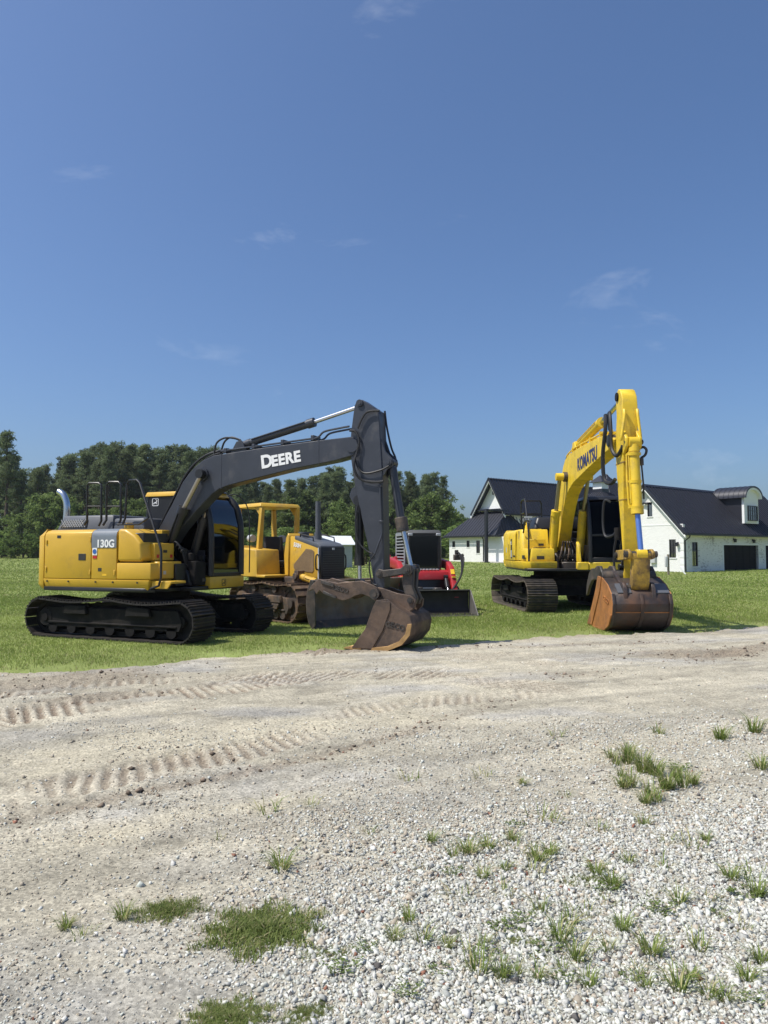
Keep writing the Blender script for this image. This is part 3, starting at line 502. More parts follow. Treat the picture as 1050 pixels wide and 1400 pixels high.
# ------------------------------------------------------------------ trees
def leaf_cloud(centers, radii, per, size, r, flat=.8, asp=.45):
    n = len(centers)*per; c = np.repeat(np.array(centers), per, 0); rad = np.repeat(np.array(radii), per)[:, None]; d = r.normal(size=(n, 3)); d /= np.linalg.norm(d, axis=1)[:, None]; d *= r.random((n, 1))**.45; d[:, 2] *= flat
    P = c+d*rad; a = r.normal(size=(n, 3)); a /= np.linalg.norm(a, axis=1)[:, None]; b = np.cross(a, r.normal(size=(n, 3))); b /= np.linalg.norm(b, axis=1)[:, None]; s = (size*r.uniform(.5, 1.3, n))[:, None]
    V = np.stack([P-a*s, P+b*s*asp, P+a*s, P-b*s*asp], 1).reshape(-1, 3); return V, np.arange(n*4).reshape(n, 4)
def make_tree(name, seed, h, base, crown_r, leafmat, per=26, size=.34, nb=34, kind='pine'):
    r = np.random.default_rng(seed); t = MB(); lean = r.normal(0, .02, 2)*h
    ctr = lambda k: (lean[0]*k*k, lean[1]*k*k, h*k)
    ks = np.linspace(0, .97, 8); tr = .017*h+.05; t.tube([(ctr(k)[0]+.12*math.sin(k*7+seed), ctr(k)[1]+.12*math.cos(k*5+seed), ctr(k)[2]-(.3 if k == 0 else 0)) for k in ks], [tr*(1-.86*k) for k in ks], 8)
    C, RR = [], []
    for i in range(nb):
        k = base+(1-base)*((i+r.random())/nb)**.9; f = (k-base)/(1-base)
        if kind == 'pine': rad = crown_r*(.35+.65*math.sin(min(1, f*1.15+.18)*math.pi)**.8)*r.uniform(.55, 1.2)*(1-.35*f)
        else: rad = crown_r*math.sqrt(max(.08, 1-(2*f-1)**2))*r.uniform(.5, 1.1)
        a = i*2.39996+r.normal(0, .4); c0 = ctr(k); up = rad*r.uniform(.05, .4)*(1 if kind == 'pine' else .6); tip = (c0[0]+rad*math.cos(a), c0[1]+rad*math.sin(a), c0[2]+up)
        t.tube([c0, ((c0[0]+tip[0])/2, (c0[1]+tip[1])/2, (c0[2]*.6+tip[2]*.4)), tip], [tr*.32*(1-.6*k)+.02, tr*.2*(1-.6*k)+.015, .012], 5)
        m = 2+int(rad > crown_r*.5)+int(r.random() < .5)
        for j in range(m):
            q = 1-.28*j; C.append((c0[0]+(tip[0]-c0[0])*q+r.normal(0, .25), c0[1]+(tip[1]-c0[1])*q+r.normal(0, .25), c0[2]+(tip[2]-c0[2])*q+r.normal(0, .2)+.1)); RR.append(r.uniform(.42, .95)*(crown_r/3.2)**.6)
    C.append(ctr(1.0)); RR.append(.7)
    root = empty(name, (0, 0, 0)); t.build('trunk', 'bark', root, smooth=60)
    V, Fq = leaf_cloud(C, RR, per, size, r, .62 if kind == 'pine' else .85, .22 if kind == 'pine' else .45); me = np_mesh('crown', V, Fq, 4); me.materials.append(MATS[leafmat]); link('crown', me, root); return root
PINES = [make_tree('pine_tree', 100+i, 18, b, cr_, 'pine_needles', per=66, size=.27, nb=nb) for i, (b, cr_, nb) in enumerate(((.32, 3.3, 46), (.42, 3.0, 40), (.25, 3.6, 52), (.5, 2.9, 36), (.36, 3.4, 46)))]
BROAD = [make_tree('leafy_tree', 140+i, 9, .14, 3.1, 'broad_leaves', per=40, size=.25, nb=34, kind='broad') for i in range(2)]
SHRUB = [make_tree('shrub', 160+i, 3.6, .05, 1.7, 'shrub_leaves', per=38, size=.17, nb=20, kind='broad') for i in range(2)]
USED = set()
def plant(protos, X, Y, h, base_h, label, cat, group, wide=1.):
    p = random.choice(protos)
    if p.name not in USED: o = p; USED.add(p.name)
    else: o = copy_tree(p)
    s = h/base_h; o.location = (X, Y, float(ground_z(X, Y))-.05); o.scale = (s*wide, s*wide, s); o.rotation_euler = (0, 0, random.uniform(0, 6.28)); tag(o, label, cat, group); return o
def landmark(px):
    for lim, t in ((70, 'out in the open beside the parked excavators\' lawn'), (112, 'behind the charcoal boom excavator\'s chrome exhaust'), (200, 'behind the excavator\'s black handrails'), (300, 'behind the foot of the charcoal boom'), (345, 'behind the excavator cab'), (425, 'behind the bulldozer canopy'), (480, 'behind the small grey shed'), (540, 'behind the charcoal stick'), (700, 'behind the red track loader')):
        if px < lim: return t
top_px = [(-60, 600), (0, 600), (20, 640), (50, 636), (85, 622), (115, 612), (135, 604), (180, 606), (240, 608), (290, 612), (320, 632), (345, 648), (370, 652), (400, 655), (425, 648), (450, 640), (475, 636), (500, 640), (545, 644), (580, 642), (605, 646), (622, 668)]
tx = [q[0] for q in top_px]; ty = [q[1] for q in top_px]
LP = 'tall dark green pine in the tree line behind the field'; GP = 'pines of the tree line'
k = -40
while k < 622:
    for row, dd in ((0, 118), (1, 126), (2, 136)):
        px = k+random.uniform(-7, 7)+row*5
        if px > 616-row*6: continue
        Y = dd+random.uniform(-4, 4); top = np.interp(px, tx, ty)+(random.choice([0, 5, 11, 20, 34]) if row < 2 else random.uniform(-3, 6))
        if px > 300: Y -= 6
        h = H+(YH-top)/F*Y-float(ground_z(0, Y)); plant(PINES, (px-525)/F*Y, Y, h, 18.6, ('front row', 'second row', 'back row')[row]+' tall dark pine '+landmark(px), 'tree', 'pines '+landmark(px)+' '+str(row+1), random.uniform(.85, 1.15))
    k += random.uniform(15, 21)
plant([PINES[3]], (9-525)/F*112, 112, H+(YH-588)/F*112-float(ground_z(0, 112)), 18.6, 'tall open pine with bare trunk standing above its neighbours', 'tree', None, 1.)
LB = 'mid green leafy tree at the foot of the pines'; GB = 'leafy trees along the tree line'
for i in range(34):
    px = -30+i*19.5+random.uniform(-6, 6); Y = random.uniform(104, 114); plant(BROAD, (px-525)/F*Y, Y, random.uniform(5.5, 9.5), 9.4, 'mid green leafy tree under the pines '+landmark(px), 'tree', 'leafy trees '+landmark(px), random.uniform(.9, 1.3))
LS = 'low bright green shrub where the lawn meets the trees'; GS = 'shrubs along the tree line'
for i in range(44):
    px = -40+i*15.6+random.uniform(-6, 6); Y = random.uniform(98, 105); plant(SHRUB, (px-525)/F*Y, Y, random.uniform(2.2, 4.4), 3.8, 'bright green shrub '+landmark(px), 'shrub', 'shrubs '+landmark(px), random.uniform(.9, 1.5))
LH = 'small tree standing behind the white house wing'; 
for px, top, Y in ((628, 706, 120), (640, 712, 126), (652, 716, 130), (618, 700, 116), (660, 718, 135)):
    plant(BROAD, (px-525)/F*Y, Y, H+(YH-top)/F*Y-float(ground_z(0, Y)), 9.4, LH, 'tree', 'small trees behind the house', 1.2)
# broad leafy bush right beside the shed
for px, top, Y, w in ((475, 725, 72, 1.1), (500, 716, 76, 1.2), (466, 700, 88, 1.2)):
    plant(BROAD, (px-525)/F*Y, Y, H+(YH-top)/F*Y-float(ground_z(0, Y)), 9.4, 'rounded leafy bush standing next to the small grey shed', 'bush', 'bushes by the shed', w)
def wood():
    """the far wood beyond the first pines, read as one mass"""
    r = np.random.default_rng(5); C = []; RR = []
    for i in range(520):
        x = r.uniform(-130, 12); y = r.uniform(142, 170); px = 525+F*x/y
        if px > 585: continue
        top = H+(YH-np.interp(px, tx, ty)-0)/F*y-3.0; C.append((x, y, 1.6+r.uniform(.05, 1)*max(2, top-2))); RR.append(r.uniform(1.6, 2.8))
    V, Fq = leaf_cloud(C, RR, 60, .55, r, .8); me = np_mesh('far_wood', V, Fq, 4); me.materials.append(MATS['pine_needles']); tag(link('far_wood', me), 'dark far wood filling the gaps behind the pine tree line', 'wood', kind='stuff')
wood()

# ------------------------------------------------------------------ houses and shed
def pbox(mb, plane, a0, a1, d0, d1, z0, z1):
    if plane == 'front': mb.box(a0, a1, d0, d1, z0, z1)
    else: mb.box(d0, d1, a0, a1, z0, z1)
def wall(name, m, parent, plane, a0, a1, z0, z1, openings, d0=0., d1=.22):
    """masonry wall tiled round its openings; openings (a0, a1, z0, z1)"""
    xs = sorted({a0, a1, *[o[0] for o in openings], *[o[1] for o in openings]}); mb = MB()
    for l, r_ in zip(xs[:-1], xs[1:]):
        c = (l+r_)/2; zz = [z0]
        for o in sorted(openings, key=lambda q: q[2]):
            if o[0] < c < o[1]: zz += [o[2], o[3]]
        zz.append(z1)
        for i in range(0, len(zz), 2):
            if zz[i+1]-zz[i] > .01: pbox(mb, plane, l, r_, d0, d1, zz[i], zz[i+1])
    return mb.build(name, m, parent, smooth=0)
def window(parent, plane, a0, a1, z0, z1, d=.0, nx=2, nz=2, sill=True, fm='black_trim', w=.05):
    f = MB(); pbox(f, plane, a0, a0+w, d+.04, d+.14, z0, z1); pbox(f, plane, a1-w, a1, d+.04, d+.14, z0, z1); pbox(f, plane, a0+w, a1-w, d+.04, d+.14, z0, z0+w); pbox(f, plane, a0+w, a1-w, d+.04, d+.14, z1-w, z1)
    o = f.build('window', fm, parent, smooth=0); p = MB(); pbox(p, plane, a0+w, a1-w, d+.10, d+.112, z0+w, z1-w); p.build('pane', 'house_glass', o, smooth=0)
    c = MB(); pbox(c, plane, a0+w, a1-w, d+.17, d+.19, z0+w, z1-w); c.build('blind', 'curtain', o, smooth=0)
    for i in range(1, nx):
        a = a0+(a1-a0)*i/nx; b = MB(); pbox(b, plane, a-.016, a+.016, d+.07, d+.1, z0+w, z1-w); b.build('muntin', fm, o, smooth=0)
    for i in range(1, nz):
        z = z0+(z1-z0)*i/nz; b = MB(); pbox(b, plane, a0+w, a1-w, d+.068, d+.098, z-.016, z+.016); b.build('muntin', fm, o, smooth=0)
    if sill:
        s = MB(); pbox(s, plane, a0-.06, a1+.06, d-.05, d+.04, z0-.07, z0); s.build('sill', 'white_siding', o, smooth=0)
    return o
def seams(poly, along, up, spacing, mb, hh=.06, w=.045):
    """raised standing seams on a planar roof polygon: bars running in 'up', spaced along 'along'"""
    P = [Vector(p) for p in poly]; A = Vector(along).normalized(); U = Vector(up); U = (U-A*U.dot(A)).normalized(); N = A.cross(U).normalized()
    if N.z < 0: N = -N
    o = P[0]; q = [((p-o).dot(A), (p-o).dot(U)) for p in P]; a = min(x for x, _ in q)+.03; amax = max(x for x, _ in q)-.02
    while a <= amax:
        hits = []
        for (x0, y0), (x1, y1) in zip(q, q[1:]+q[:1]):
            if (x0-a)*(x1-a) < 0: hits.append(y0+(y1-y0)*(a-x0)/(x1-x0))
        if len(hits) >= 2:
            lo, hi = min(hits), max(hits)
            c = [o+A*(a+sx*w/2)+U*t+N*hn for hn in (.002, hh) for t in (lo, hi) for sx in (-1, 1)]
            mb.add(c, [(0, 2, 3, 1), (4, 5, 7, 6), (0, 1, 5, 4), (2, 6, 7, 3), (0, 4, 6, 2), (1, 3, 7, 5)])
        a += spacing
def roof_plane(parent, polys, along_up, spacing=.42, name='roof', th=.16):
    rb = MB()
    for p in polys: rb.slab(p, th)
    r_ = rb.build(name, 'roof_metal', parent, smooth=0); sm = MB()
    for p, (al, up) in zip(polys, along_up): seams(p, al, up, spacing, sm)
    s = sm.build('roof_seams', 'roof_metal', r_, smooth=0); s['kind'] = 'stuff'; return r_
def lamp(parent, plane, a, z, d=-.0):
    l = MB(); pbox(l, plane, a-.06, a+.06, d-.03, d-.001, z-.05, z+.12); pbox(l, plane, a-.035, a+.035, d-.2, d-.03, z+.06, z+.1); pbox(l, plane, a-.12, a+.12, d-.26, d-.06, z+.02, z+.06); pbox(l, plane, a-.085, a+.085, d-.235, d-.085, z-.2, z+.02); return l.build('wall_lamp', 'black_trim', parent, smooth=0)
def garage():
    P = Pose(22.1, 54, 38); root = empty('garage_house', (22.1, 54, 0), R(38)); tag(root, 'whitewashed brick garage building with black metal roof and curved dormer', 'house')
    LEN, DEP, EV, RY, RZ = 19., 6.0, 3.35, 3.0, 6.75
    fw = [(1.17, 2.0, .5, 2.32), (5.83, 11.6, -.2, 2.13), (12.85, 18.4, -.2, 2.13)]
    wall('front_wall', 'mottled_brick', root, 'front', .22, LEN, -.2, EV, fw)
    gw = [(.62, 1.16, 1.15, 2.52)]
    wall('gable_wall', 'white_brick', root, 'gable', 0, DEP, -.2, 3.62, gw)
    g = MB(); sl = (RZ-.25-EV)/RY
    # upper gable round a narrow window
    wy0, wy1, wz0, wz1 = 2.5, 2.92, 4.3, 5.4; top = lambda y: EV+sl*(y if y < RY else DEP-y)
    def quad(y0, y1, f0, f1): g.prism([(y0, f0(y0)), (y1, f0(y1)), (y1, f1(y1)), (y0, f1(y0))], 0, .22, 'yz')
    c = lambda v: (lambda y: v)
    g.prism([(.24, 3.62), (wy0, 3.62), (wy0, top(wy0))], 0, .22, 'yz'); quad(wy0, wy1, c(3.62), c(wz0)); quad(wy0, wy1, c(wz1), top); quad(wy1, RY, c(3.62), top); g.prism([(RY, 3.62), (DEP-.24, 3.62), (RY, top(RY))], 0, .22, 'yz'); g.build('gable_peak', 'white_brick', root, smooth=0)
    b = MB(); b.box(-.02, .0, .0, DEP, 3.58, 3.66); b.build('gable_band', 'white_siding', root, smooth=0)
    bk = MB(); bk.box(.22, LEN, DEP-.22, DEP, -.2, EV); bk.box(LEN, LEN+.22, 0, DEP, -.2, EV); bk.prism([(0, EV), (DEP, EV), (RY, RZ-.3)], LEN, LEN+.22, 'yz'); bk.build('back_wall', 'white_brick', root, smooth=0)
    fl = MB(); fl.box(.22, LEN, .22, DEP-.22, -.15, .0); fl.build('floor_slab', 'concrete', root, smooth=0)
    window(root, 'gable', .62, 1.16, 1.15, 2.52, nx=2, nz=3); window(root, 'gable', 2.5, 2.92, 4.3, 5.4, nx=1, nz=1); window(root, 'front', 1.17, 2.0, .5, 2.32, nx=2, nz=3)
    for i in range(6):                                       # quoin blocks down the corner
        q = MB(); q.box(-.015, .0, .0, .3, .1+i*.54, .5+i*.54); q.box(-.015, .52, -.015, 0, .1+i*.54, .5+i*.54); q.build('quoin', 'white_siding', root, smooth=0)
    fy0, fz0 = -.38, EV-.38*(RZ-EV)/RY+.04
    F1 = [(-.42, fy0, fz0), (LEN+.4, fy0, fz0), (LEN+.4, RY, RZ), (-.42, RY, RZ)]; B1 = [(-.42, DEP+.38, fz0), (-.42, RY, RZ), (LEN+.4, RY, RZ), (LEN+.4, DEP+.38, fz0)]
    up = (0, RY-fy0, RZ-fz0); roof_plane(root, [F1, B1], [((1, 0, 0), up), ((1, 0, 0), (0, -(RY-fy0), RZ-fz0))])
    rc = MB(); rc.prism([(RY-.16, RZ-.1), (RY, RZ+.07), (RY+.16, RZ-.1)], -.44, LEN+.42, 'yz'); rc.build('ridge_cap', 'roof_metal', root, smooth=0)
    rk = MB()
    for s_ in (1, -1):
        y = lambda t: RY+s_*(t-RY) if True else t
        pts = [(y(fy0), fz0-.17), (y(RY), RZ-.17), (y(RY), RZ-.36), (y(fy0), fz0-.36)]; rk.prism(pts, -.40, -.30, 'yz')
    rk.build('rake_board', 'white_siding', root, smooth=0)
    so_ = MB(); so_.slab([(-.38, fy0+.02, fz0-.2), (-.02, fy0+.02, fz0-.2), (-.02, RY, RZ-.2), (-.38, RY, RZ-.2)], .02); so_.slab([(-.38, DEP+.36, fz0-.2), (-.38, RY, RZ-.2), (-.02, RY, RZ-.2), (-.02, DEP+.36, fz0-.2)], .02); so_.box(.1, LEN, fy0+.03, -.02, EV-.45, EV-.42); so_.build('soffit', 'white_siding', root, smooth=0)
    gt = MB(); gt.box(-.45, LEN+.4, fy0-.12, fy0, fz0-.16, fz0-.03); gt.build('gutter', 'black_trim', root, smooth=0)
    dp = MB(); dp.tube([(.2, fy0-.05, fz0-.1), (.2, fy0+.02, fz0-.3), (.12, -.06, fz0-.55), (.12, -.06, .1), (.2, -.3, .05)], .05, 8); dp.build('downspout', 'black_trim', root)
    for a0, a1 in ((5.83, 11.6), (12.85, 18.4)):
        jm = MB(); jm.box(a0-.12, a0, -.03, .2, -.05, 2.25); jm.box(a1, a1+.12, -.03, .2, -.05, 2.25); jm.box(a0, a1, -.03, .2, 2.13, 2.25); jm.build('door_trim', 'white_siding', root, smooth=0)
        d0 = MB(); d0.box(a0+.01, a1-.01, .19, .21, -.05, 2.12); dr = d0.build('garage_door', 'garage_door', root, smooth=0)
        for i in range(4):
            for j in range(5):
                w_ = (a1-a0-.1)/5; p = MB(); p.box(a0+.08+j*w_, a0+.02+(j+1)*w_, .165, .188, .02+i*.53, .5+i*.53); p.build('door_panel', 'garage_door', dr, bevel=.01, smooth=0)
    lamp(root, 'front', 7.45, 2.55); lamp(root, 'front', 10.6, 2.52); lamp(root, 'front', 13.9, 2.52); lamp(root, 'gable', .45, 2.2)
    fl2 = MB(); fl2.box(-.16, -.02, 3.0, 3.12, 5.28, 5.4); fl2.cyl((-.22, 3.06, 5.34), (-.12, 3.3, 5.3), .07, .09, 10); fl2.cyl((-.22, 3.06, 5.34), (-.12, 2.82, 5.3), .07, .09, 10); fl2.build('flood_lamp', 'black_trim', root)
    # dormer with a barrel roof
    dx0, dx1, dy, dz0, dz1 = 10.0, 12.45, .3, 3.95, 6.05; cx = (dx0+dx1)/2; rr = (dx1-dx0)/2
    dm = MB(); arc = [(cx+rr*math.cos(t), dz1+rr*.62*math.sin(t)) for t in np.linspace(0, math.pi, 15)]
    dm.prism([(dx0, dz0), (dx1, dz0), *arc], dy, dy+.2); dmo = dm.build('dormer', 'white_siding', root, smooth=0)
    sd = MB(); sd.prism([(dy+.2, dz0), (dy+2.3, dz1), (dy+.2, dz1)], dx0, dx0+.15, 'yz'); sd.prism([(dy+.2, dz0), (dy+2.3, dz1), (dy+.2, dz1)], dx1-.15, dx1, 'yz'); sd.build('dormer_side', 'roof_metal', dmo, smooth=0)
    ro = [(cx+(rr+.32)*math.cos(t), dz1+.02+(rr+.32)*.66*math.sin(t)) for t in np.linspace(-.02, math.pi+.02, 21)]; ri = [(cx+(rr+.2)*math.cos(t), dz1+.02+(rr+.2)*.62*math.sin(t)) for t in np.linspace(-.02, math.pi+.02, 21)]
    br_ = MB(); br_.prism(ro+ri[::-1], dy-.3, 2.9); bo = br_.build('barrel_roof', 'roof_metal', dmo, smooth=60)
    sb = MB()
    for k_ in range(7):
        y0 = dy-.1+k_*.42; sb.prism([(cx+(rr+.355)*math.cos(t), dz1+.02+(rr+.355)*.66*math.sin(t)) for t in np.linspace(0, math.pi, 21)]+[(cx+(rr+.3)*math.cos(t), dz1+.02+(rr+.3)*.65*math.sin(t)) for t in np.linspace(math.pi, 0, 21)], y0, y0+.03)
    sbo = sb.build('barrel_seams', 'roof_metal', dmo, smooth=0); sbo['kind'] = 'stuff'
    ft = MB(); ft.prism([(cx+(rr+.22)*math.cos(t), dz1+(rr+.22)*.62*math.sin(t)) for t in np.linspace(0, math.pi, 21)]+[(cx+rr*.98*math.cos(t), dz1+rr*.6*math.sin(t)) for t in np.linspace(math.pi, 0, 21)], dy-.26, dy-.002); ft.build('arched_fascia', 'white_siding', dmo, smooth=0)
    wb = MB(); wb.box(10.3, 12.15, dy-.06, dy-.001, 4.05, 5.55); wb.build('window_surround', 'white_siding', dmo, smooth=0)
    window(root, 'front', 10.42, 12.03, 4.17, 5.43, d=dy-.20, nx=4, nz=3, sill=False)
    ut = MB(); ut.box(-.2, -.02, 2.25, 2.7, .75, 1.6); ut.build('utility_box', 'grey_box', root, bevel=.01); ut = MB(); ut.box(-.16, -.02, 2.8, 3.05, .9, 1.5); ut.build('utility_box', 'grey_box', root, bevel=.01)
garage()
def main_house():
    root = empty('white_house', (14.1, 84, 0), R(38)); tag(root, 'white two storey house with navy metal roof, low side wing and cupola', 'house')
    z0 = .1; W_, LEN, EV, RZ = 4.5, 20., 6.75, 10.25; ry = W_/2-.25
    gb = MB(); gb.prism([(0, z0), (W_, z0), (W_, EV), (ry, RZ-.3), (0, EV)], 0, .3, 'yz'); gb.build('gable_wall', 'white_siding', root, smooth=0)
    fw = MB(); fw.box(.3, LEN, 0, .3, z0, EV); fw.build('front_wall', 'white_brick', root, smooth=0)
    bw = MB(); bw.box(.3, LEN, W_-.3, W_, z0, EV); bw.box(LEN, LEN+.3, 0, W_, z0, EV); bw.build('back_wall', 'white_siding', root, smooth=0)
    ex = .5; fz = EV-ex*(RZ-EV)/ry+.12
    F1 = [(-.9, -ex, fz), (LEN+.3, -ex, fz), (LEN+.3, ry, RZ), (-.9, ry, RZ)]; B1 = [(-.9, W_+ex, fz), (-.9, ry, RZ), (LEN+.3, ry, RZ), (LEN+.3, W_+ex, fz)]
    roof_plane(root, [F1, B1], [((1, 0, 0), (0, ry+ex, RZ-fz)), ((1, 0, 0), (0, -(W_+ex-ry), RZ-fz))], .45, th=.2)
    rk = MB()
    for ys, yr in ((-ex, ry), (W_+ex, ry)): rk.prism([(ys, fz-.2), (yr, RZ-.2), (yr, RZ-.5), (ys, fz-.5)], -.86, -.7, 'yz')
    rk.build('rake_board', 'white_siding', root, smooth=0)
    sf = MB(); sf.slab([(-.84, -ex+.02, fz-.24), (-.02, -ex+.02, fz-.24), (-.02, ry, RZ-.24), (-.84, ry, RZ-.24)], .03); sf.slab([(-.84, W_+ex-.02, fz-.24), (-.84, ry, RZ-.24), (-.02, ry, RZ-.24), (-.02, W_+ex-.02, fz-.24)], .03); sf.box(0, LEN, -ex+.04, -.01, EV-.75, EV-.7); sf.build('soffit', 'white_siding', root, smooth=0)
    gt = MB(); gt.box(-.9, LEN+.3, -ex-.14, -ex, fz-.2, fz-.04); gt.build('gutter', 'black_trim', root, smooth=0)
    v = MB(); v.box(-.05, -.001, ry-.18, ry+.18, 8.3, 8.75); v.build('gable_vent', 'curtain', root, smooth=0)
    pp = MB(); pp.box(-3.78, -3.46, -.42, -.10, .3, 6.2); pp.box(-3.70, -.05, -.36, -.16, 6.2, 6.4); pp.build('tall_post', 'black_trim', root, bevel=.02); bm_ = MB(); bm_.box(-.6, .0, -.1, W_+.1, 6.42, 6.6); bm_.build('porch_beam', 'black_trim', root, smooth=0)
    for a in (2.5, 5.5, 8.5): window(root, 'front', a, a+1.1, 4.4, 5.6, d=-.15)
    # low wing in front, hipped roof; wall parallel to the gable
    wr = lambda x, y, z: (x, y, z)
    P = Pose(14.1, 84, 38); Q = Pose(11.35, 83, 38); c, s = math.cos(R(38)), math.sin(R(38)); dx, dy = 11.35-14.1, 83-84; ox, oy = dx*c+dy*s, -dx*s+dy*c      # wing corner in the house's own axes
    y1 = oy+5.75; xr = ox+5.
    ops = [(oy+4.75, oy+5.25, 2.15, 2.87), (oy+2.33, oy+2.83, 2.15, 2.92), (oy+.66, oy+1.25, 1.45, 2.9)]
    wall('wing_wall', 'white_brick', root, 'gable', oy, y1, z0, 3.6, ops, ox, ox+.25)
    for o in ops: window(root, 'gable', *o, d=ox, nx=2, nz=2)
    w2 = MB(); w2.box(ox+.25, xr, oy, oy+.25, z0, 3.6); w2.box(ox+.25, xr, y1-.25, y1, z0, 3.6); w2.build('wing_side_wall', 'mottled_brick', root, smooth=0)
    ye0, ye1, xe, ze, zt = oy-2.2, y1+.5, ox-.5, 3.45, 6.35
    pl = [[(xe, ye0, ze), (xe, ye1, ze), (-.03, 4.45, zt), (-.03, .05, zt)], [(xe, ye0, ze), (-.03, .05, zt), (2.6, -.1, ze+1.2), (2.6, ye0, ze)], [(xe, ye1, ze), (2.5, ye1, ze), (-.03, 4.45, zt)]]
    xr = 2.5
    roof_plane(root, pl, [((0, 1, 0), (-xe, 0, zt-ze)), ((1, 0, 0), (0, .05-ye0, zt-ze)), ((1, 0, 0), (0, 4.45-ye1, zt-ze))], .45, 'wing_roof', .16)
    pr_ = [(3.2, -3.0, 3.5), (10.5, -3.0, 3.5), (10.5, -.02, 5.1), (3.2, -.02, 5.1)]
    roof_plane(root, [pr_], [((1, 0, 0), (0, 3, 1.6))], .45, 'porch_roof', .15)
    for xp in (3.4, 6.8, 10.2):
        q_ = MB(); q_.box(xp-.12, xp+.12, -2.9, -2.66, z0, 3.4); q_.build('porch_post', 'black_trim', root, smooth=0)
    bw_ = MB(); bw_.box(ox+.6, ox+.8, oy-2.0, oy-.02, z0, 3.4); bw_.build('porch_side_wall', 'mottled_brick', root, smooth=0)
    gt = MB(); gt.box(xe-.12, xe, ye0-.1, ye1+.1, ze-.18, ze-.04); gt.box(xe, xr, ye0-.12, ye0, ze-.18, ze-.04); gt.build('wing_gutter', 'black_trim', root, smooth=0)
    d_ = MB(); d_.tube([(ox-.3, oy+.05, ze-.15), (ox-.07, oy+.05, ze-.45), (ox-.07, oy+.05, .5)], .06, 8); d_.build('downspout', 'black_trim', root)
    # recessed porch wall with a door light beside the post
    pw = MB(); pw.box(ox+.4, ox+.6, oy-4.4, oy, z0, 3.3); pw.build('porch_wall', 'white_siding', root, smooth=0); window(root, 'gable', oy-1.15, oy-.72, 1.4, 2.88, d=ox+.38, sill=False)
    ps = MB(); ps.box(ox-.6, ox+3, oy-4.5, oy-.02, z0, .52); ps.build('porch_slab', 'concrete', root, smooth=0)
    # pavilion with cupola at the far end of the front
    cxp, cyp = 10.6, -5.2; hw = 2.9; ez, tz = 6.9, 8.6
    pv = MB(); pv.box(cxp-2.3, cxp+2.3, cyp-2.3, cyp+2.3, z0, 6.8); pv.build('pavilion', 'mottled_brick', root, smooth=0)
    cs = [(cxp-hw, cyp-hw), (cxp+hw, cyp-hw), (cxp+hw, cyp+hw), (cxp-hw, cyp+hw)]; t4 = [(cxp-.75, cyp-.75), (cxp+.75, cyp-.75), (cxp+.75, cyp+.75), (cxp-.75, cyp+.75)]; pls = []; au = []
    for i in range(4):
        a, b = cs[i], cs[(i+1) % 4]; a2, b2 = t4[i], t4[(i+1) % 4]; pls.append([(*a, ez), (*b, ez), (*b2, tz), (*a2, tz)]); m1 = ((a[0]+b[0])/2, (a[1]+b[1])/2); m2 = ((a2[0]+b2[0])/2, (a2[1]+b2[1])/2); au.append(((b[0]-a[0], b[1]-a[1], 0), (m2[0]-m1[0], m2[1]-m1[1], tz-ez)))
    pr = roof_plane(root, pls, au, .3, 'pavilion_roof', .14)
    cu = MB(); cu.box(cxp-.7, cxp+.7, cyp-.7, cyp+.7, 8.4, 9.02); cu.build('cupola_base', 'roof_metal', pr, smooth=0); cu = MB(); cu.box(cxp-.62, cxp+.62, cyp-.62, cyp+.62, 9.02, 9.8); cu.build('cupola_box', 'white_siding', pr, smooth=0)
    cr_ = MB(); cr_.add([(cxp-.95, cyp-.95, 9.8), (cxp+.95, cyp-.95, 9.8), (cxp+.95, cyp+.95, 9.8), (cxp-.95, cyp+.95, 9.8), (cxp, cyp, 10.7)], [(0, 3, 2, 1), (0, 1, 4), (1, 2, 4), (2, 3, 4), (3, 0, 4)]); cr_.build('cupola_roof', 'roof_metal', pr, smooth=0)
    # higher hipped roof behind the pavilion
    hx, hy = P.pl(829, 649, 1.2)[0], 1.2; hx0, hx1, hy0, hy1, he, ht = hx-4.5, hx+4.5, -3.0, 5.4, 6.2, P.pl(829, 648, 1.2)[1]
    hb = MB(); hb.box(hx0+.5, hx1-.5, hy0+.5, -.01, z0, he); hb.build('bay_wall', 'mottled_brick', root, smooth=0)
    pls = [[(hx0, hy0, he), (hx1, hy0, he), (hx, hy, ht)], [(hx1, hy0, he), (hx1, hy1, he), (hx, hy, ht)], [(hx0, hy1, he), (hx0, hy0, he), (hx, hy, ht)], [(hx1, hy1, he), (hx0, hy1, he), (hx, hy, ht)]]
    roof_plane(root, pls, [((1, 0, 0), (0, hy-hy0, ht-he)), ((0, 1, 0), (hx-hx1, 0, ht-he)), ((0, 1, 0), (hx-hx0, 0, ht-he)), ((1, 0, 0), (0, hy-hy1, ht-he))], .45, 'bay_roof', .15)
main_house()
def shed():
    Y = 66; X = (460-525)/F*Y; gz = float(ground_z(X, Y)); root = empty('garden_shed', (X, Y, gz), R(24)); tag(root, 'small grey garden shed with a white metal roof', 'shed')
    b = MB(); b.box(-1.15, 1.15, -1.0, 1.0, -.1, 2.15); b.prism([(-1.0, 2.15), (1.0, 2.15), (0, 2.75)], -1.15, 1.15, 'yz'); b.build('shed_wall', 'shed_wall', root, smooth=0)
    r_ = MB(); r_.slab([(-1.4, -1.25, 2.05), (1.4, -1.25, 2.05), (1.4, 0, 2.85), (-1.4, 0, 2.85)], .07); r_.slab([(-1.4, 1.25, 2.05), (-1.4, 0, 2.85), (1.4, 0, 2.85), (1.4, 1.25, 2.05)], .07); r_.build('shed_roof', 'shed_roof', root, smooth=0)
    d = MB(); d.box(-.45, .45, -1.03, -1.001, 0, 1.9); d.build('shed_door', 'grey_box', root, smooth=0)
shed()
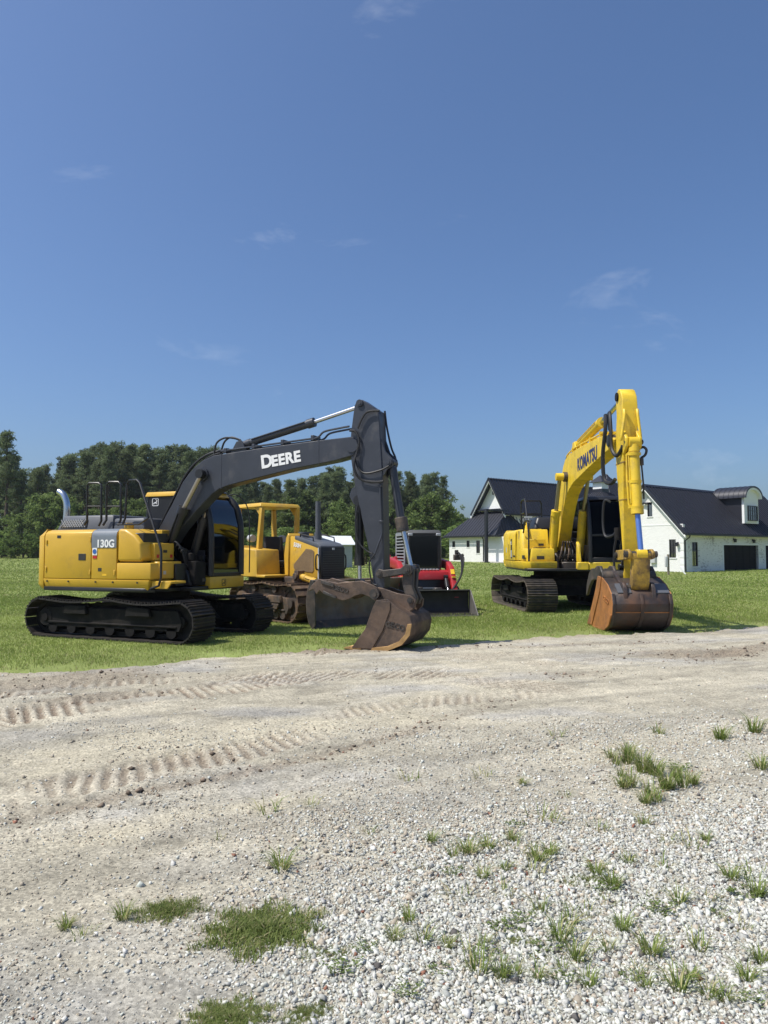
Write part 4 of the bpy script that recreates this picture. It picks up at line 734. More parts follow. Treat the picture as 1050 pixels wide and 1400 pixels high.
def meter_post():
    X, Y = gnd(914, 787, .02); o = empty('meter_post', (X, Y, 0)); tag(o, 'grey meter box on a wooden post before the garage gable', 'meter post')
    p = MB(); p.box(-.06, .06, -.06, .06, -.2, 1.42); p.build('post', 'weathered_wood', o, bevel=.008); b = MB(); b.box(-.2, -.06, -.12, .1, .58, 1.28); b.build('meter_box', 'grey_box', o, bevel=.015)
    X, Y = gnd(934, 786, .02); q = MB(); q.box(-.02, .02, -.02, .02, -.2, .1)
    s = empty('drain_pipe', (X, Y, 0)); tag(s, 'pale leaning drain pipe end at the garage corner', 'drain pipe'); t = MB(); t.tube([(-.12, .1, .5), (.0, 0, .25), (.16, -.1, .02)], .05, 8); t.build('pipe', 'white_siding', s)
    k = MB(); k.ring((.16, -.1, .03), (.5, -.4, -.9), .062, .045, .05, 12); k.build('collar', 'grey_box', s)
meter_post()

# ------------------------------------------------------------------ machine helpers
def loop_path(xr, xf, Ht, sag):
    r_ = Ht/2-.03; pts = []
    N = 60
    for i in range(N): pts.append((xr+r_+(xf-xr-2*r_)*i/N, .03))
    for i in range(30):
        t = -math.pi/2+math.pi*i/30; pts.append((xf-r_+r_*math.cos(t), Ht/2+r_*math.sin(t)))
    for i in range(N):
        u = i/N; pts.append((xf-r_-(xf-xr-2*r_)*u, Ht-.03-sag*(abs(math.sin(u*2*math.pi))**1.2)+.02*math.sin(u*math.pi)))
    for i in range(30):
        t = math.pi/2+math.pi*i/30; pts.append((xr+r_+r_*math.cos(t), Ht/2+r_*math.sin(t)))
    return pts
def track(parent, xr, xf, yc, sw, Ht, pitch, m, rotz=0., sag=.05, side=-1, grousers=3, ghost='frame_dark', shoe_h=.026):
    f = MB(); ro = Ht/2-.11
    f.prism([(xr+ro*1.5, .20), (xf-ro*1.5, .20), (xf-ro*1.25, .34), (xf-ro*1.6, .56), (xr+ro*1.7, .56), (xr+ro*1.25, .34)], yc-.17, yc+.17)
    for xx in (.3, .68):
        cx = xr+(xf-xr)*xx; f.prism([(cx-.28, .44), (cx+.28, .44), (cx+.24, .60), (cx-.24, .60)], yc+side*.17, yc+side*.25)
    f.box(xr+ro*2.1, xf-ro*2.1, yc-.1, yc+.1, .5, max(.56, Ht-.16))
    f.box(xr+ro*1.7, xf-ro*1.7, yc+side*.171-.02, yc+side*.171+.02, .26, .30)
    fr = f.build('track_frame', ghost, parent, bevel=.012); fr.rotation_euler = (0, 0, rotz)
    ch = MB(); L = loop_path(xr+.04, xf-.04, Ht-.08, sag); L = [(x, z+.04) for x, z in L]; inn = []
    n = len(L)
    for i in range(n):
        a = Vector(L[i-1]); b = Vector(L[(i+1) % n]); d = (b-a).normalized(); inn.append((L[i][0]-d.y*.075, L[i][1]+d.x*.075))
    vs = [(p[0], y, p[1]) for y in (yc-.09, yc+.09) for p in L]+[(p[0], y, p[1]) for y in (yc-.09, yc+.09) for p in inn]
    fs = []
    for i in range(n):
        j = (i+1) % n; fs += [(i, j, n+j, n+i), (2*n+i, 3*n+i, 3*n+j, 2*n+j), (i, 2*n+i, 2*n+j, j), (n+i, n+j, 3*n+j, 3*n+i)]
    ch.add(vs, fs); ch.build('track_chain', ghost, fr, smooth=0)
    sp = MB(); sp.cyl((xr+Ht/2, yc-.05, Ht/2), (xr+Ht/2, yc+.05, Ht/2), ro*.92, n=28); sp.cyl((xr+Ht/2, yc+side*.18, Ht/2), (xr+Ht/2, yc+side*.03, Ht/2), ro*.62, n=24); sp.cyl((xr+Ht/2, yc+side*.20, Ht/2), (xr+Ht/2, yc+side*.1, Ht/2), ro*.3, n=16)
    for k_ in range(17):
        t = 2*math.pi*k_/17; sp.cyl((xr+Ht/2+ro*.88*math.cos(t), yc-.03, Ht/2+ro*.88*math.sin(t)), (xr+Ht/2+ro*1.04*math.cos(t), yc-.03, Ht/2+ro*1.04*math.sin(t)), .035, .02, 6)
    sp.build('sprocket', ghost, fr)
    il = MB(); il.cyl((xf-Ht/2, yc-.08, Ht/2), (xf-Ht/2, yc+.08, Ht/2), ro*.96, n=28); il.cyl((xf-Ht/2, yc+side*.15, Ht/2), (xf-Ht/2, yc, Ht/2), ro*.35, n=18); il.ring((xf-Ht/2, yc+side*.085, Ht/2), (0, 1, 0), ro*.96, ro*.8, .03); il.build('idler', ghost, fr)
    rm = MB(); rm.cyl((0, -.14, 0), (0, .14, 0), .085, n=14); rm.cyl((0, -.17, 0), (0, -.1, 0), .105, n=14); rm.cyl((0, .1, 0), (0, .17, 0), .105, n=14); rme = rm.mesh('track_roller'); rme.materials.append(MATS[ghost])
    for k_ in range(7):
        o = link('track_roller', rme, fr); o.location = (xr+Ht*.75+(xf-xr-Ht*1.5)*k_/6, yc, .185)
    for k_ in range(2):
        o = link('track_roller', rme, fr); o.location = (xr+(xf-xr)*(.35+.3*k_), yc, Ht-.16); o.scale = (.7, 1, .7)
    s = MB(); l = pitch*.47; s.box(-l, l, -sw/2, sw/2, -shoe_h*.5, shoe_h*.5)
    for g in range(grousers):
        gx = (-l+.014)+(2*l-.028)*g/max(1, grousers-1) if grousers > 1 else l-.02
        s.prism([(gx-.014, shoe_h*.5), (gx+.014, shoe_h*.5), (gx+.008, shoe_h*.5+.028), (gx-.008, shoe_h*.5+.028)], -sw/2+.01, sw/2-.01)
    sme = s.mesh('track_shoe', smooth=0); sme.materials.append(MATS[m])
    P = loop_path(xr, xf, Ht, sag); cum = [0]
    for i in range(len(P)): cum.append(cum[-1]+math.dist(P[i], P[(i+1) % len(P)]))
    tot = cum[-1]; ns = round(tot/pitch); seg = 0
    for k_ in range(ns):
        s_ = (k_+.5)*tot/ns
        while cum[seg+1] < s_: seg += 1
        a = P[seg]; b = P[(seg+1) % len(P)]; u = (s_-cum[seg])/(cum[seg+1]-cum[seg]); d = Vector((b[0]-a[0], b[1]-a[1])).normalized(); nx, nz_ = d.y, -d.x
        o = link('track_shoe', sme, fr); o.location = (a[0]+(b[0]-a[0])*u, yc, a[1]+(b[1]-a[1])*u); o.rotation_euler = (0, math.atan2(nx, nz_)+random.gauss(0, .012), 0)
    return fr
def ram(parent, name, p0, pm, p1, r, rr, m, rodm='chrome', collar=True):
    """hydraulic cylinder: barrel p0 -> pm, rod pm -> p1, eye at both ends across y"""
    p0, pm, p1 = Vector(p0), Vector(pm), Vector(p1); d = (pm-p0).normalized(); b = MB(); b.cyl(p0+d*.06, pm, r); b.cyl(p0-Vector((0, r*1.05, 0)), p0+Vector((0, r*1.05, 0)), r*1.05, n=16)
    if collar: b.cyl(pm-d*.12, pm+d*.015, r*1.22); b.cyl(p0+d*.12, p0+d*.2, r*1.1); b.tube([p0+d*.25+Vector((0, -r*1.1, r*.5)), pm-d*.15+Vector((0, -r*1.1, r*.5))], r*.16, 6)
    o = b.build(name, m, parent); q = MB(); q.cyl(pm-d*.02, p1, rr); q.build('piston_rod', rodm, o); e = MB(); e.cyl(p1-Vector((0, r, 0)), p1+Vector((0, r, 0)), r*.95, n=16); e.build('rod_eye', m, o); return o
def hose(parent, pts, r, name='hydraulic_hose', m='rubber_hose', sm=6):
    h = MB(); h.tube(pts, r, 7, sm); return h.build(name, m, parent)
def pin(parent, x, z, y0, y1, r, m='dark_worn_steel', name='pivot_pin'):
    p = MB(); p.cyl((x, y0, z), (x, y1, z), r, n=18); p.cyl((x, y0-.012, z), (x, y1+.012, z), r*.55, n=12); return p.build(name, m, parent)
def bucket(parent, lip, shell, top, rim, yw, m, mi, teeth, label, ears, wear='worn_edge', num=None):
    """digging bucket: shell points run lip -> bottom -> back; top closes towards the hinge, rim is the mouth line back to the lip"""
    poly = [lip, *shell, *top, *rim]; b = MB(); th = .03
    b.strip([lip, *shell, *top], -yw, yw, th); o = b.build('bucket', m, parent, bevel=.006)
    o['label'] = label
    for s in (-1, 1):
        p = MB(); p.prism(poly, s*yw-.012*(s < 0)-.0, s*yw+.022*(s > 0)+.01*(s < 0)); p.build('side_plate', mi, o, bevel=.004)
        c = MB(); cx = sum(q[0] for q in poly)/len(poly); cz = sum(q[1] for q in poly)/len(poly)
        rr = [lip, *rim[::-1]]; inn = [(q[0]+(.30 if i else .36), q[1]-(.02 if i else -.0)) for i, q in enumerate(rr)]
        inn[-1] = (rr[-1][0]+.24, rr[-1][1]-.02); yo = s*(yw+.012); c.prism(rr+inn[::-1], min(yo, yo+s*.018), max(yo, yo+s*.018)); c.build('side_cutter', mi, o, bevel=.004)
        w_ = MB(); arc = [*shell[:5]]; cc = Vector((cx, cz)); i2 = [tuple(Vector(q)+(cc-Vector(q)).normalized()*.075) for q in arc]; yo = s*(yw+.010); w_.prism(arc+i2[::-1], min(yo, yo+s*.022), max(yo, yo+s*.022)); w_.build('wear_strip', wear, o, bevel=.003)
    e = MB(); e.box(lip[0]-.03, lip[0]+.16, -yw-.014, yw+.014, lip[1]-.035, lip[1]+.012); e.build('cutting_edge', wear, o, bevel=.004)
    for k_ in range(teeth):
        y = -yw+.06+(2*yw-.12)*k_/(teeth-1); t = MB(); t.taper([(-.055, -.03), (.055, -.03), (.055, .04), (-.055, .04)], lip[0]+.03, [(-.03, -.03), (.03, -.03), (.03, -.012), (-.03, -.012)], lip[0]-.17, 'yz')
        t.v = [(x, yy_+y, z+lip[1]-.0) for x, yy_, z in t.v]; t.build('tooth', wear, o, bevel=.004)
    for y0, y1 in ears[1]:
        ep = MB(); ep.prism(ears[0], y0, y1); ep.build('hinge_ear', m, o, bevel=.006)
    return o
def emblem(parent, org, xd, yd, s, m='lettering_white'):
    """leaping stag in a rounded frame"""
    xd = Vector(xd).normalized(); yd = Vector(yd).normalized(); zd = xd.cross(yd); org = Vector(org); mb = MB()
    def add(poly, t=.004):
        n = len(poly); v = [org+xd*(p[0]*s)+yd*(p[1]*s)+zd*h for h in (0, t) for p in poly]; mb.add(v, [tuple(range(n)), tuple(range(2*n-1, n-1, -1))]+[(i, (i+1) % n, n+(i+1) % n, n+i) for i in range(n)])
    ou = []; inn = []
    for cx, cy, a0 in ((.32, .32, 0), (-.32, .32, 90), (-.32, -.32, 180), (.32, -.32, 270)):
        for k_ in range(5):
            t = R(a0+k_*22.5); ou.append((cx+.18*math.cos(t), cy+.18*math.sin(t))); inn.append((cx+.10*math.cos(t), cy+.10*math.sin(t)))
    n = len(ou)
    v = [org+xd*(p[0]*s)+yd*(p[1]*s)+zd*h for h in (0, .004) for p in ou+inn]; fs = []
    for i in range(n):
        j = (i+1) % n; fs += [(i, j, n+j, n+i), (2*n+i, 3*n+i, 3*n+j, 2*n+j), (i, 2*n+i, 2*n+j, j), (n+i, n+j, 3*n+j, 3*n+i)]
    mb.add(v, fs)
    add([(-.30, -.12), (-.12, -.02), (.05, .0), (.18, .12), (.22, .26), (.30, .24), (.27, .08), (.16, -.10), (.24, -.26), (.18, -.28), (.06, -.14), (-.12, -.15), (-.24, -.30), (-.30, -.28)])
    add([(.20, .24), (.10, .36), (-.02, .38), (.02, .32), (.08, .31), (.16, .22)])
    return mb.build('emblem', m, parent, smooth=0)

# ------------------------------------------------------------------ charcoal and yellow excavator
def charcoal_excavator():
    P = Pose(-4.36, 14.1, -23.2); root = empty('excavator', (-4.36, 14.1, 0), R(-23.2)); tag(root, 'yellow excavator with charcoal boom, its bucket resting on the dirt road edge', 'excavator', 'excavators parked on the grass')
    L = lambda px, py, y: P.pl(px, py, y)
    L3 = lambda px, py, y: (L(px, py, y)[0], y, L(px, py, y)[1])
    Y = 'machine_yellow'; CH = 'charcoal_paint'; BK = 'black_paint'
    track(root, -2.0, 1.82, -.95, .6, .73, .172, 'track_steel', sag=.06); track(root, -2.0, 1.82, .95, .6, .73, .172, 'track_steel', sag=.06)
    c = MB(); c.box(-.75, .75, -.8, .8, .32, .6); c.prism([(-1.1, .3), (1.1, .3), (.8, .62), (-.8, .62)], -.55, .55); c.cyl((0, 0, .55), (0, 0, .86), .62, n=32); c.cyl((0, 0, .6), (0, 0, .7), .7, n=32); c.build('undercarriage', 'frame_dark', root, bevel=.02)
    # deck and skirts
    d = MB(); d.prism([(-1.62, -1.2), (.72, -1.2), (.9, -1.1), (.9, -.45), (1.15, -.45), (1.15, 1.15), (-1.62, 1.2)], .86, .93, 'xy'); d.build('deck', BK, root, bevel=.01)
    sk = MB(); sk.taper([(-1.63, -1.215), (.86, -1.215), (.86, -.6), (-1.63, -.6)], 1.075, [(-1.6, -1.17), (.80, -1.17), (.80, -.6), (-1.6, -.6)], .895, 'xy'); sk.build('side_skirt', Y, root, bevel=.02, seg=2)
    sp = MB(); sp.box(.86, 1.28, -1.15, -.75, 1.02, 1.06); sp.prism([(.86, .93), (1.2, .93), (1.28, 1.03), (.86, 1.03)], -1.15, -1.12); sp.build('step', Y, root, bevel=.008)
    # counterweight
    cw = MB(); pl = [(-1.63, -1.2), (-1.76, -1.17), (-1.95, -1.02), (-2.1, -.7), (-2.18, -.3), (-2.18, .3), (-2.1, .7), (-1.95, 1.02), (-1.76, 1.17), (-1.63, 1.2)]
    sm = [(x+.05 if x < -1.7 else x, y*.97) for x, y in pl]; cw.taper(pl, .96, pl, 1.86, 'xy'); cw.taper(sm, .88, pl, .96, 'xy'); cw.taper(pl, 1.86, [(x+.14 if x < -1.7 else x, y*.94) for x, y in pl], 1.985, 'xy'); cw.build('counterweight', Y, root, bevel=.02, seg=2)
    # engine bay core and right-side doors
    co = MB(); co.box(-1.60, .08, -1.14, -.3, 1.07, 1.93); co.box(-1.60, -.5, -.3, 1.14, 1.07, 1.93); co.box(.08, .62, -1.1, -.45, 1.06, 1.9); co.build('engine_bay', BK, root, bevel=.01)
    def door(x0, x1, z0, z1, nm, top_round=.12, m=Y):
        p = MB(); pr = [(-1.205, z0), (-1.205, z1-top_round), (-1.19, z1-top_round*.45), (-1.14, z1-.012), (-1.05, z1+.01), (-.7, z1+.02), (-.7, z1-.03), (-1.13, z1-.05), (-1.15, z1-top_round), (-1.15, z0)]; p.prism(pr, x0, x1, 'yz'); return p.build(nm, m, root, bevel=.008, seg=2)
    d1 = door(-1.605, -.478, 1.085, 1.965, 'engine_door'); d2 = door(-.46, .115, 1.085, 1.965, 'pump_door')
    lb = MB(); lb.box(*[L(107, 765, -1.21)[0], L(117, 765, -1.21)[0]], -1.212, -1.205, L(112, 766, -1.21)[1], L(112, 757, -1.21)[1]); lb.build('latch', 'label_dark', d1, bevel=.003)
    gp = MB(); z_ = L(142, 749, -1.21)[1]; pr = [(-1.212, z_), (-1.212, 1.845), (-1.197, 1.911), (-1.146, 1.957), (-1.05, 1.982), (-.8, 1.989), (-.8, 1.980), (-1.05, 1.97), (-1.14, 1.94), (-1.18, 1.90), (-1.2, 1.84), (-1.2, z_)]; gp.prism(pr, -.458, .113, 'yz'); gp.build('grey_panel', 'decal_grey', d2, smooth=50)
    a = L3(131.5, 748.0, -1.216); text_obj('model_lettering', '130G', 'lettering_white', d2, a, (1, 0, 0), (0, 0, 1), .185, .004, .006)
    pb = MB(); x0 = L(126, 757, -1.21)[0]; z0 = L(126, 759, -1.21)[1]; pb.box(x0+.01, x0+.115, -1.215, -1.206, z0, z0+.13); pb.build('blue_label', 'lettering_white', d2); pb = MB(); pb.cyl((x0+.062, -1.219, z0+.065), (x0+.062, -1.2155, z0+.065), .045, n=16); pb.build('blue_badge', 'label_blue', d2); pb = MB(); pb.box(x0+.015, x0+.11, -1.213, -1.206, z0-.06, z0-.012); pb.build('small_label', 'reflector_red', d2)
    for x, z in ((-1.56, 1.25), (-1.56, 1.75), (-.49, 1.2), (-.49, 1.8), (.08, 1.2)): hg = MB(); hg.box(x-.018, x+.018, -1.222, -1.204, z-.04, z+.04); hg.build('hinge', Y, d1, bevel=.004)
    for x, z, w_, h_, m_ in ((-1.3, 1.82, .09, .05, 'label_dark'), (-.30, 1.22, .08, .06, 'label_dark'), (-.2, 1.14, .1, .03, 'reflector_yellow')): lb = MB(); lb.box(x, x+w_, -1.209, -1.204, z, z+h_); lb.build('warning_label', m_, d1)
    for x in (-1.52, -1.0, -.35, .05, .6): bl_ = MB(); bl_.cyl((x, -1.222, 1.03), (x, -1.19, 1.03), .016, n=8); bl_.build('bolt', 'label_dark', d1)
    # fuel tank bulge, tool boxes
    tk = MB(); tk.taper([(.125, 1.395), (.655, 1.395), (.68, 1.48), (.64, 1.72), (.5, 1.86), (.3, 1.965), (.125, 1.975)], -1.2, [(.125, 1.395), (.66, 1.395), (.68, 1.48), (.64, 1.72), (.5, 1.88), (.3, 1.98), (.125, 1.99)], -.55); tk.build('fuel_tank', Y, root, bevel=.05, seg=3)
    t1 = MB(); t1.box(.125, .885, -1.21, -.62, 1.085, 1.372); t1o = t1.build('tool_box', Y, root, bevel=.02, seg=2)
    t2 = MB(); t2.box(.69, .90, -1.0, -.40, 1.09, 1.395); t2.build('tool_box', Y, root, bevel=.015); lt = MB(); lt.box(.90, .908, -.62, -.5, 1.22, 1.32); lt.build('latch', 'label_dark', t1o, bevel=.003); lt = MB(); lt.box(.90, .906, -.9, -.83, 1.17, 1.23); lt.build('small_label', 'pale_grey_paint', t1o)
    t3 = MB(); t3.box(.60, .74, -.95, -.42, 1.41, 1.72); t3o = t3.build('front_cover', Y, root, bevel=.012); lt = MB(); lt.box(.74, .748, -.72, -.62, 1.55, 1.6); lt.build('latch', 'label_dark', t3o); 
    for yy_ in (-.86, -.5): lt = MB(); lt.box(.74, .747, yy_-.03, yy_+.03, 1.46, 1.52); lt.build('reflector', 'reflector_red', t3o)
    uc = MB(); uc.box(.1, .52, -.5, -.28, 1.7, 1.97); uc.build('valve_cover', Y, root, bevel=.01)
    cp = MB(); cp.cyl((-.05, -.72, 1.97), (-.05, -.72, 2.08), .085, n=18); cp.cyl((-.05, -.72, 2.08), (-.05, -.72, 2.1), .06, n=14); cp.build('filler_cap', Y, root)
    # hood on top
    hd = MB(); hd.taper([(-1.98, -.62), (-.55, -.62), (-.55, .85), (-1.98, .85)], 1.95, [(-1.86, -.54), (-.6, -.54), (-.6, .8), (-1.86, .8)], 2.27, 'xy'); hd.taper([(-.55, -.60), (.18, -.60), (.18, .12), (-.55, .12)], 1.95, [(-.58, -.54), (.14, -.54), (.14, .1), (-.58, .1)], 2.2, 'xy'); hdo = hd.build('engine_hood', 'hood_grey', root, bevel=.035, seg=2)
    vg = MB(); vz0, vz1 = 2.04, 2.19
    for k_ in range(9):
        x = -1.86+k_*.062; vg.tube([(x, -.625, vz0), (x+.14, -.60, vz1)], .006, 4); vg.tube([(x+.14, -.625, vz0), (x, -.60, vz1)], .006, 4)
    vb = MB(); vb.add([(-1.88, -.617, vz0), (-1.2, -.617, vz0), (-1.2, -.578, vz1), (-1.84, -.578, vz1), (-1.88, -.607, vz0), (-1.2, -.607, vz0), (-1.2, -.568, vz1), (-1.84, -.568, vz1)], [(0, 1, 2, 3), (4, 7, 6, 5), (0, 4, 5, 1), (1, 5, 6, 2), (2, 6, 7, 3), (3, 7, 4, 0)]); vbo = vb.build('vent_grille', BK, hdo); vgo = vg.build('vent_mesh', 'pale_grey_paint', hdo); vgo['kind'] = 'stuff'
    ex = [L3(90.5, 712, -.45), L3(91.5, 695, -.45), L3(90, 684, -.45), L3(86, 676, -.45), L3(80.5, 672, -.45)]; e = MB(); e.tube(ex, .062, 14, 5); e.build('exhaust_pipe', 'chrome', root)
    # handrails
    def rail(pts, y, bars=()):
        h = MB(); h.tube([L3(*q, y) for q in pts], .021, 8); 
        for (p, q) in bars: h.tube([L3(*p, y), L3(*q, y)], .016, 6)
        return h.build('handrail', BK, root)
    rail([(115, 718), (119, 712), (119.5, 664), (122, 660.5), (135, 660.5), (138.5, 663), (138.5, 712), (135, 719)], -.86, [((119.3, 692.5), (138.5, 692.5))])
    rail([(141, 718), (145.5, 711), (146, 663), (149, 659), (162, 659), (165, 662), (165, 711), (161, 718)], -.86, [((145.8, 692.5), (165, 692.5))])
    h = MB(); h.tube([L3(168, 716, -.9), L3(171, 709, -.9), L3(173.5, 662, -.9), L3(177, 657, -.95), L3(187, 656, -1.0), L3(191, 660, -1.02), L3(219, 747, -1.16), L3(220.5, 754, -1.18), L3(220, 790, -1.18), L3(217, 801, -1.18), L3(206, 805, -1.18)], .021, 8); h.tube([L3(160, 717, -.9), L3(190, 717, -.9), L3(203, 708, -.95)], .016, 6); h.build('handrail', BK, root)
    # cab
    CY0, CY1, XF = .10, 1.14, 1.17
    fl = MB(); fl.box(-.40, XF+.02, .07, 1.17, .88, 1.10); cb = fl.build('cab', Y, root, bevel=.02, seg=2)
    ey, ez_ = P.plx(306, 796, XF+.02); emblem(cb, (XF+.021, ey, ez_), (0, 1, 0), (0, 0, 1), .13, 'label_dark')
    lb = MB(); ly, lz = P.plx(279, 793, XF+.02); lb.box(XF+.02, XF+.026, ly-.05, ly+.05, lz-.03, lz+.03); lb.build('small_label', 'label_dark', cb)
    sb = MB(); sb.prism([(-.37, 1.1), (.28, 1.1), (.28, 2.64), (-.36, 2.64)], CY0, CY0+.04); sb.prism([(.28, 1.1), (1.02, 1.1), (1.02, 1.6), (.28, 1.6)], CY0, CY0+.04); sb.build('side_panel', BK, cb, bevel=.01)
    rb = MB(); rb.box(-.38, -.35, CY0+.04, CY1, 1.1, 1.9); rb.build('rear_panel', BK, cb, bevel=.006)
    fcur = [(XF, 1.12), (XF, 1.7), (XF-.02, 2.1), (XF-.10, 2.42), (XF-.22, 2.58), (XF-.34, 2.64)]
    for y, r_ in ((CY0+.03, .06), (CY1-.05, .075)):
        t = MB(); t.tube([(x-.02, y, z) for x, z in fcur], r_, 8, 4); t.build('pillar', BK, cb)
    for x, y in ((-.34, CY1-.03), (.45, CY1-.03), (-.34, CY0+.03)):
        t = MB(); t.tube([(x, y, 1.1), (x, y, 2.65)], .045, 8); t.build('pillar', BK, cb)
    lo = MB(); lo.box(XF-.05, XF+.01, CY0+.05, CY1-.05, 1.1, 1.17); lo.box(-.37, XF-.02, CY1-.05, CY1, 1.1, 1.5); lo.build('cab_sill', BK, cb, bevel=.01)
    w = MB(); w.prism([(.28, 1.6), (1.06, 1.6), (1.06, 2.3), (.95, 2.55), (.85, 2.62), (.28, 2.62)], CY0+.015, CY0+.023); w.build('window', 'cab_glass', cb, smooth=0)
    w = MB(); w.strip([(x, z) for x, z in fcur], CY0+.08, CY1-.10, .008); w.build('windscreen', 'cab_glass', cb, smooth=60)
    w = MB(); w.box(-.31, .42, CY1-.03, CY1-.022, 1.5, 2.62); w.box(.48, 1.0, CY1-.03, CY1-.022, 1.5, 2.4); w.build('window', 'cab_glass', cb, smooth=0); w = MB(); w.box(-.365, -.357, CY0+.06, CY1-.06, 1.9, 2.6); w.build('window', 'cab_glass', cb, smooth=0)
    rf = MB(); rf.taper([(-.40, CY0-.03), (.80, CY0-.03), (.92, CY0+.1), (.92, CY1-.1), (.80, CY1+.03), (-.40, CY1+.03)], 2.645, [(-.37, CY0), (.74, CY0), (.84, CY0+.12), (.84, CY1-.12), (.74, CY1), (-.37, CY1)], 2.735, 'xy'); rf.build('roof', Y, cb, bevel=.015, seg=2)
    rc = MB(); rc.taper([(.3, CY0+.02), (.82, CY0+.02), (.9, CY0+.14), (.9, CY1-.14), (.82, CY1-.02), (.3, CY1-.02)], 2.735, [(.36, CY0+.08), (.72, CY0+.08), (.78, CY0+.18), (.78, CY1-.18), (.72, CY1-.08), (.36, CY1-.08)], 2.80, 'xy'); rc.build('roof_hatch', CH, cb, bevel=.02, seg=2)
    an = MB(); an.tube([(.0, .4, 2.73), (-.25, .4, 2.80), (-.05, .42, 2.74)], .008, 5); an.build('aerial', BK, cb)
    gb = MB(); gb.tube([(.75, CY1, 2.7), (.95, CY1+.12, 2.72), (1.15, CY1+.2, 2.45), (1.2, CY1+.2, 1.9), (1.2, CY1+.2, 1.15)], .012, 6, 5); gb.build('mirror_bar', BK, cb)
    st = MB(); st.box(.1, .55, .4, .9, 1.35, 1.5); st.prism([(.02, 1.45), (.16, 1.45), (.04, 2.2), (-.08, 2.2)], .4, .9); st.prism([(-.04, 2.2), (.06, 2.2), (.02, 2.42), (-.06, 2.42)], .52, .78); st.box(.2, .5, .5, .8, 1.1, 1.35); st.build('seat', 'seat_black', cb, bevel=.04, seg=2)
    cs = MB(); cs.box(.3, .75, .24, .38, 1.1, 1.62); cs.box(.3, .75, .9, 1.04, 1.1, 1.62); cs.cyl((.65, .31, 1.6), (.7, .31, 1.85), .018); cs.cyl((.65, .97, 1.6), (.7, .97, 1.85), .018); cs.build('console', 'seat_black', cb, bevel=.01)
    ex_ = L3(212.5, 686.5, CY0-.002); emblem(cb, ex_, (1, 0, 0), (0, 0, 1), .155)
    # boom foot and swing frame
    bf = MB()
    for y0, y1 in ((-.34, -.27), (.06, .12)): bf.prism([(-.25, .95), (1.05, .95), (.98, 1.2), (.62, 1.5), (.42, 1.75), (.1, 1.75), (-.1, 1.4)], y0, y1)
    bf.box(.1, .95, -.62, -.34, .95, 1.35); bf.cyl((.26, -.36, 1.62), (.26, .14, 1.62), .09); bf.cyl((.85, -.42, 1.28), (.85, .2, 1.28), .08); bf.build('boom_bracket', BK, root, bevel=.012)
    vb = MB(); vb.box(.78, 1.1, -.26, .06, .95, 1.4); vb.cyl((.95, -.2, 1.4), (.95, -.2, 1.55), .06); vb.cyl((1.0, 0, 1.4), (1.0, 0, 1.5), .05); vb.build('swing_motor', 'frame_dark', root, bevel=.02)
    BY0, BY1 = -.25, .03
    bpts = [(.10, 1.70), (.21, 1.97), (.54, 2.47), (.77, 2.86), (.9, 3.01), (1.05, 3.14), (1.24, 3.25), (1.454, 3.325), (2.396, 3.40), (3.647, 3.474), (4.26, 3.498), (4.35, 3.45), (4.39, 3.36), (4.37, 3.25), (4.29, 3.18), (3.94, 3.108), (3.13, 3.004), (2.295, 2.858), (1.80, 2.768), (1.60, 2.71), (1.44, 2.62), (1.25, 2.46), (.98, 2.22), (.74, 1.99), (.44, 1.62), (.32, 1.52), (.16, 1.54)]
    bm_ = MB(); bm_.prism(bpts, BY0, BY1); bo = bm_.build('boom', CH, root, bevel=.012)
    fl = MB()
    bs = MB(); bs.cyl((1.245, -.30, 2.985), (1.245, .10, 2.985), .12, n=22); bs.cyl((4.27, BY0-.02, 3.34), (4.27, BY1+.02, 3.34), .11, n=22); bs.build('pin_boss', CH, bo)
    a = L(357.5, 640.2, BY0); bb = L(415, 629.5, BY0); dv = (bb[0]-a[0], 0, bb[1]-a[1]); up = (-dv[2], 0, dv[0])
    t1 = text_obj('brand_lettering', 'D', 'lettering_white', bo, (a[0], BY0-.004, a[1]), dv, up, .315, .006, .012, 1.0)
    ln = Vector(dv).normalized(); text_obj('brand_lettering', 'EERE', 'lettering_white', bo, tuple(Vector((a[0], BY0-.004, a[1]))+ln*.215), dv, up, .262, .006, .011, 1.02)
    for y in (-.33, .12):
        top = (1.262, y, 2.985); mid = (.875, y, 2.37); bot = (.44, y+.0, 1.42) if y < 0 else (.70, y, 1.42)
        if y > 0: top = (1.25, .13, 2.985); mid = (.98, .13, 2.2); bot = (.72, .13, 1.35)
        ram(root, 'boom_cylinder', bot, mid, top, .088, .042, BK, 'worn_rod')
    ram(root, 'arm_cylinder', (1.98, -.11, 3.50), (3.46, -.11, 3.82), (4.36, -.11, 4.03), .068, .036, CH)
    for x, z0, z1 in ((1.62, 2.715, 3.345), (3.62, 3.07, 3.478)): wb_ = MB(); wb_.box(x, x+.022, BY0-.004, BY1+.004, z0-.004, z1+.004); wb_.build('weld_band', CH, bo, bevel=.002)
    for x in (1.7, 2.3, 2.9, 3.5): ck = MB(); z_c = 3.345+(x-1.454)*.068; ck.box(x-.03, x+.03, BY0+.01, BY1-.01, z_c, z_c+.09); ck.build('line_clamp', CH, bo, bevel=.006)
    br_ = MB()
    for y0 in (-.21, -.05): br_.prism([(1.78, 3.33), (2.15, 3.36), (2.03, 3.58), (1.92, 3.56)], y0, y0+.035)
    br_.build('cylinder_bracket', CH, bo, bevel=.008)
    SY0, SY1 = -.235, .035
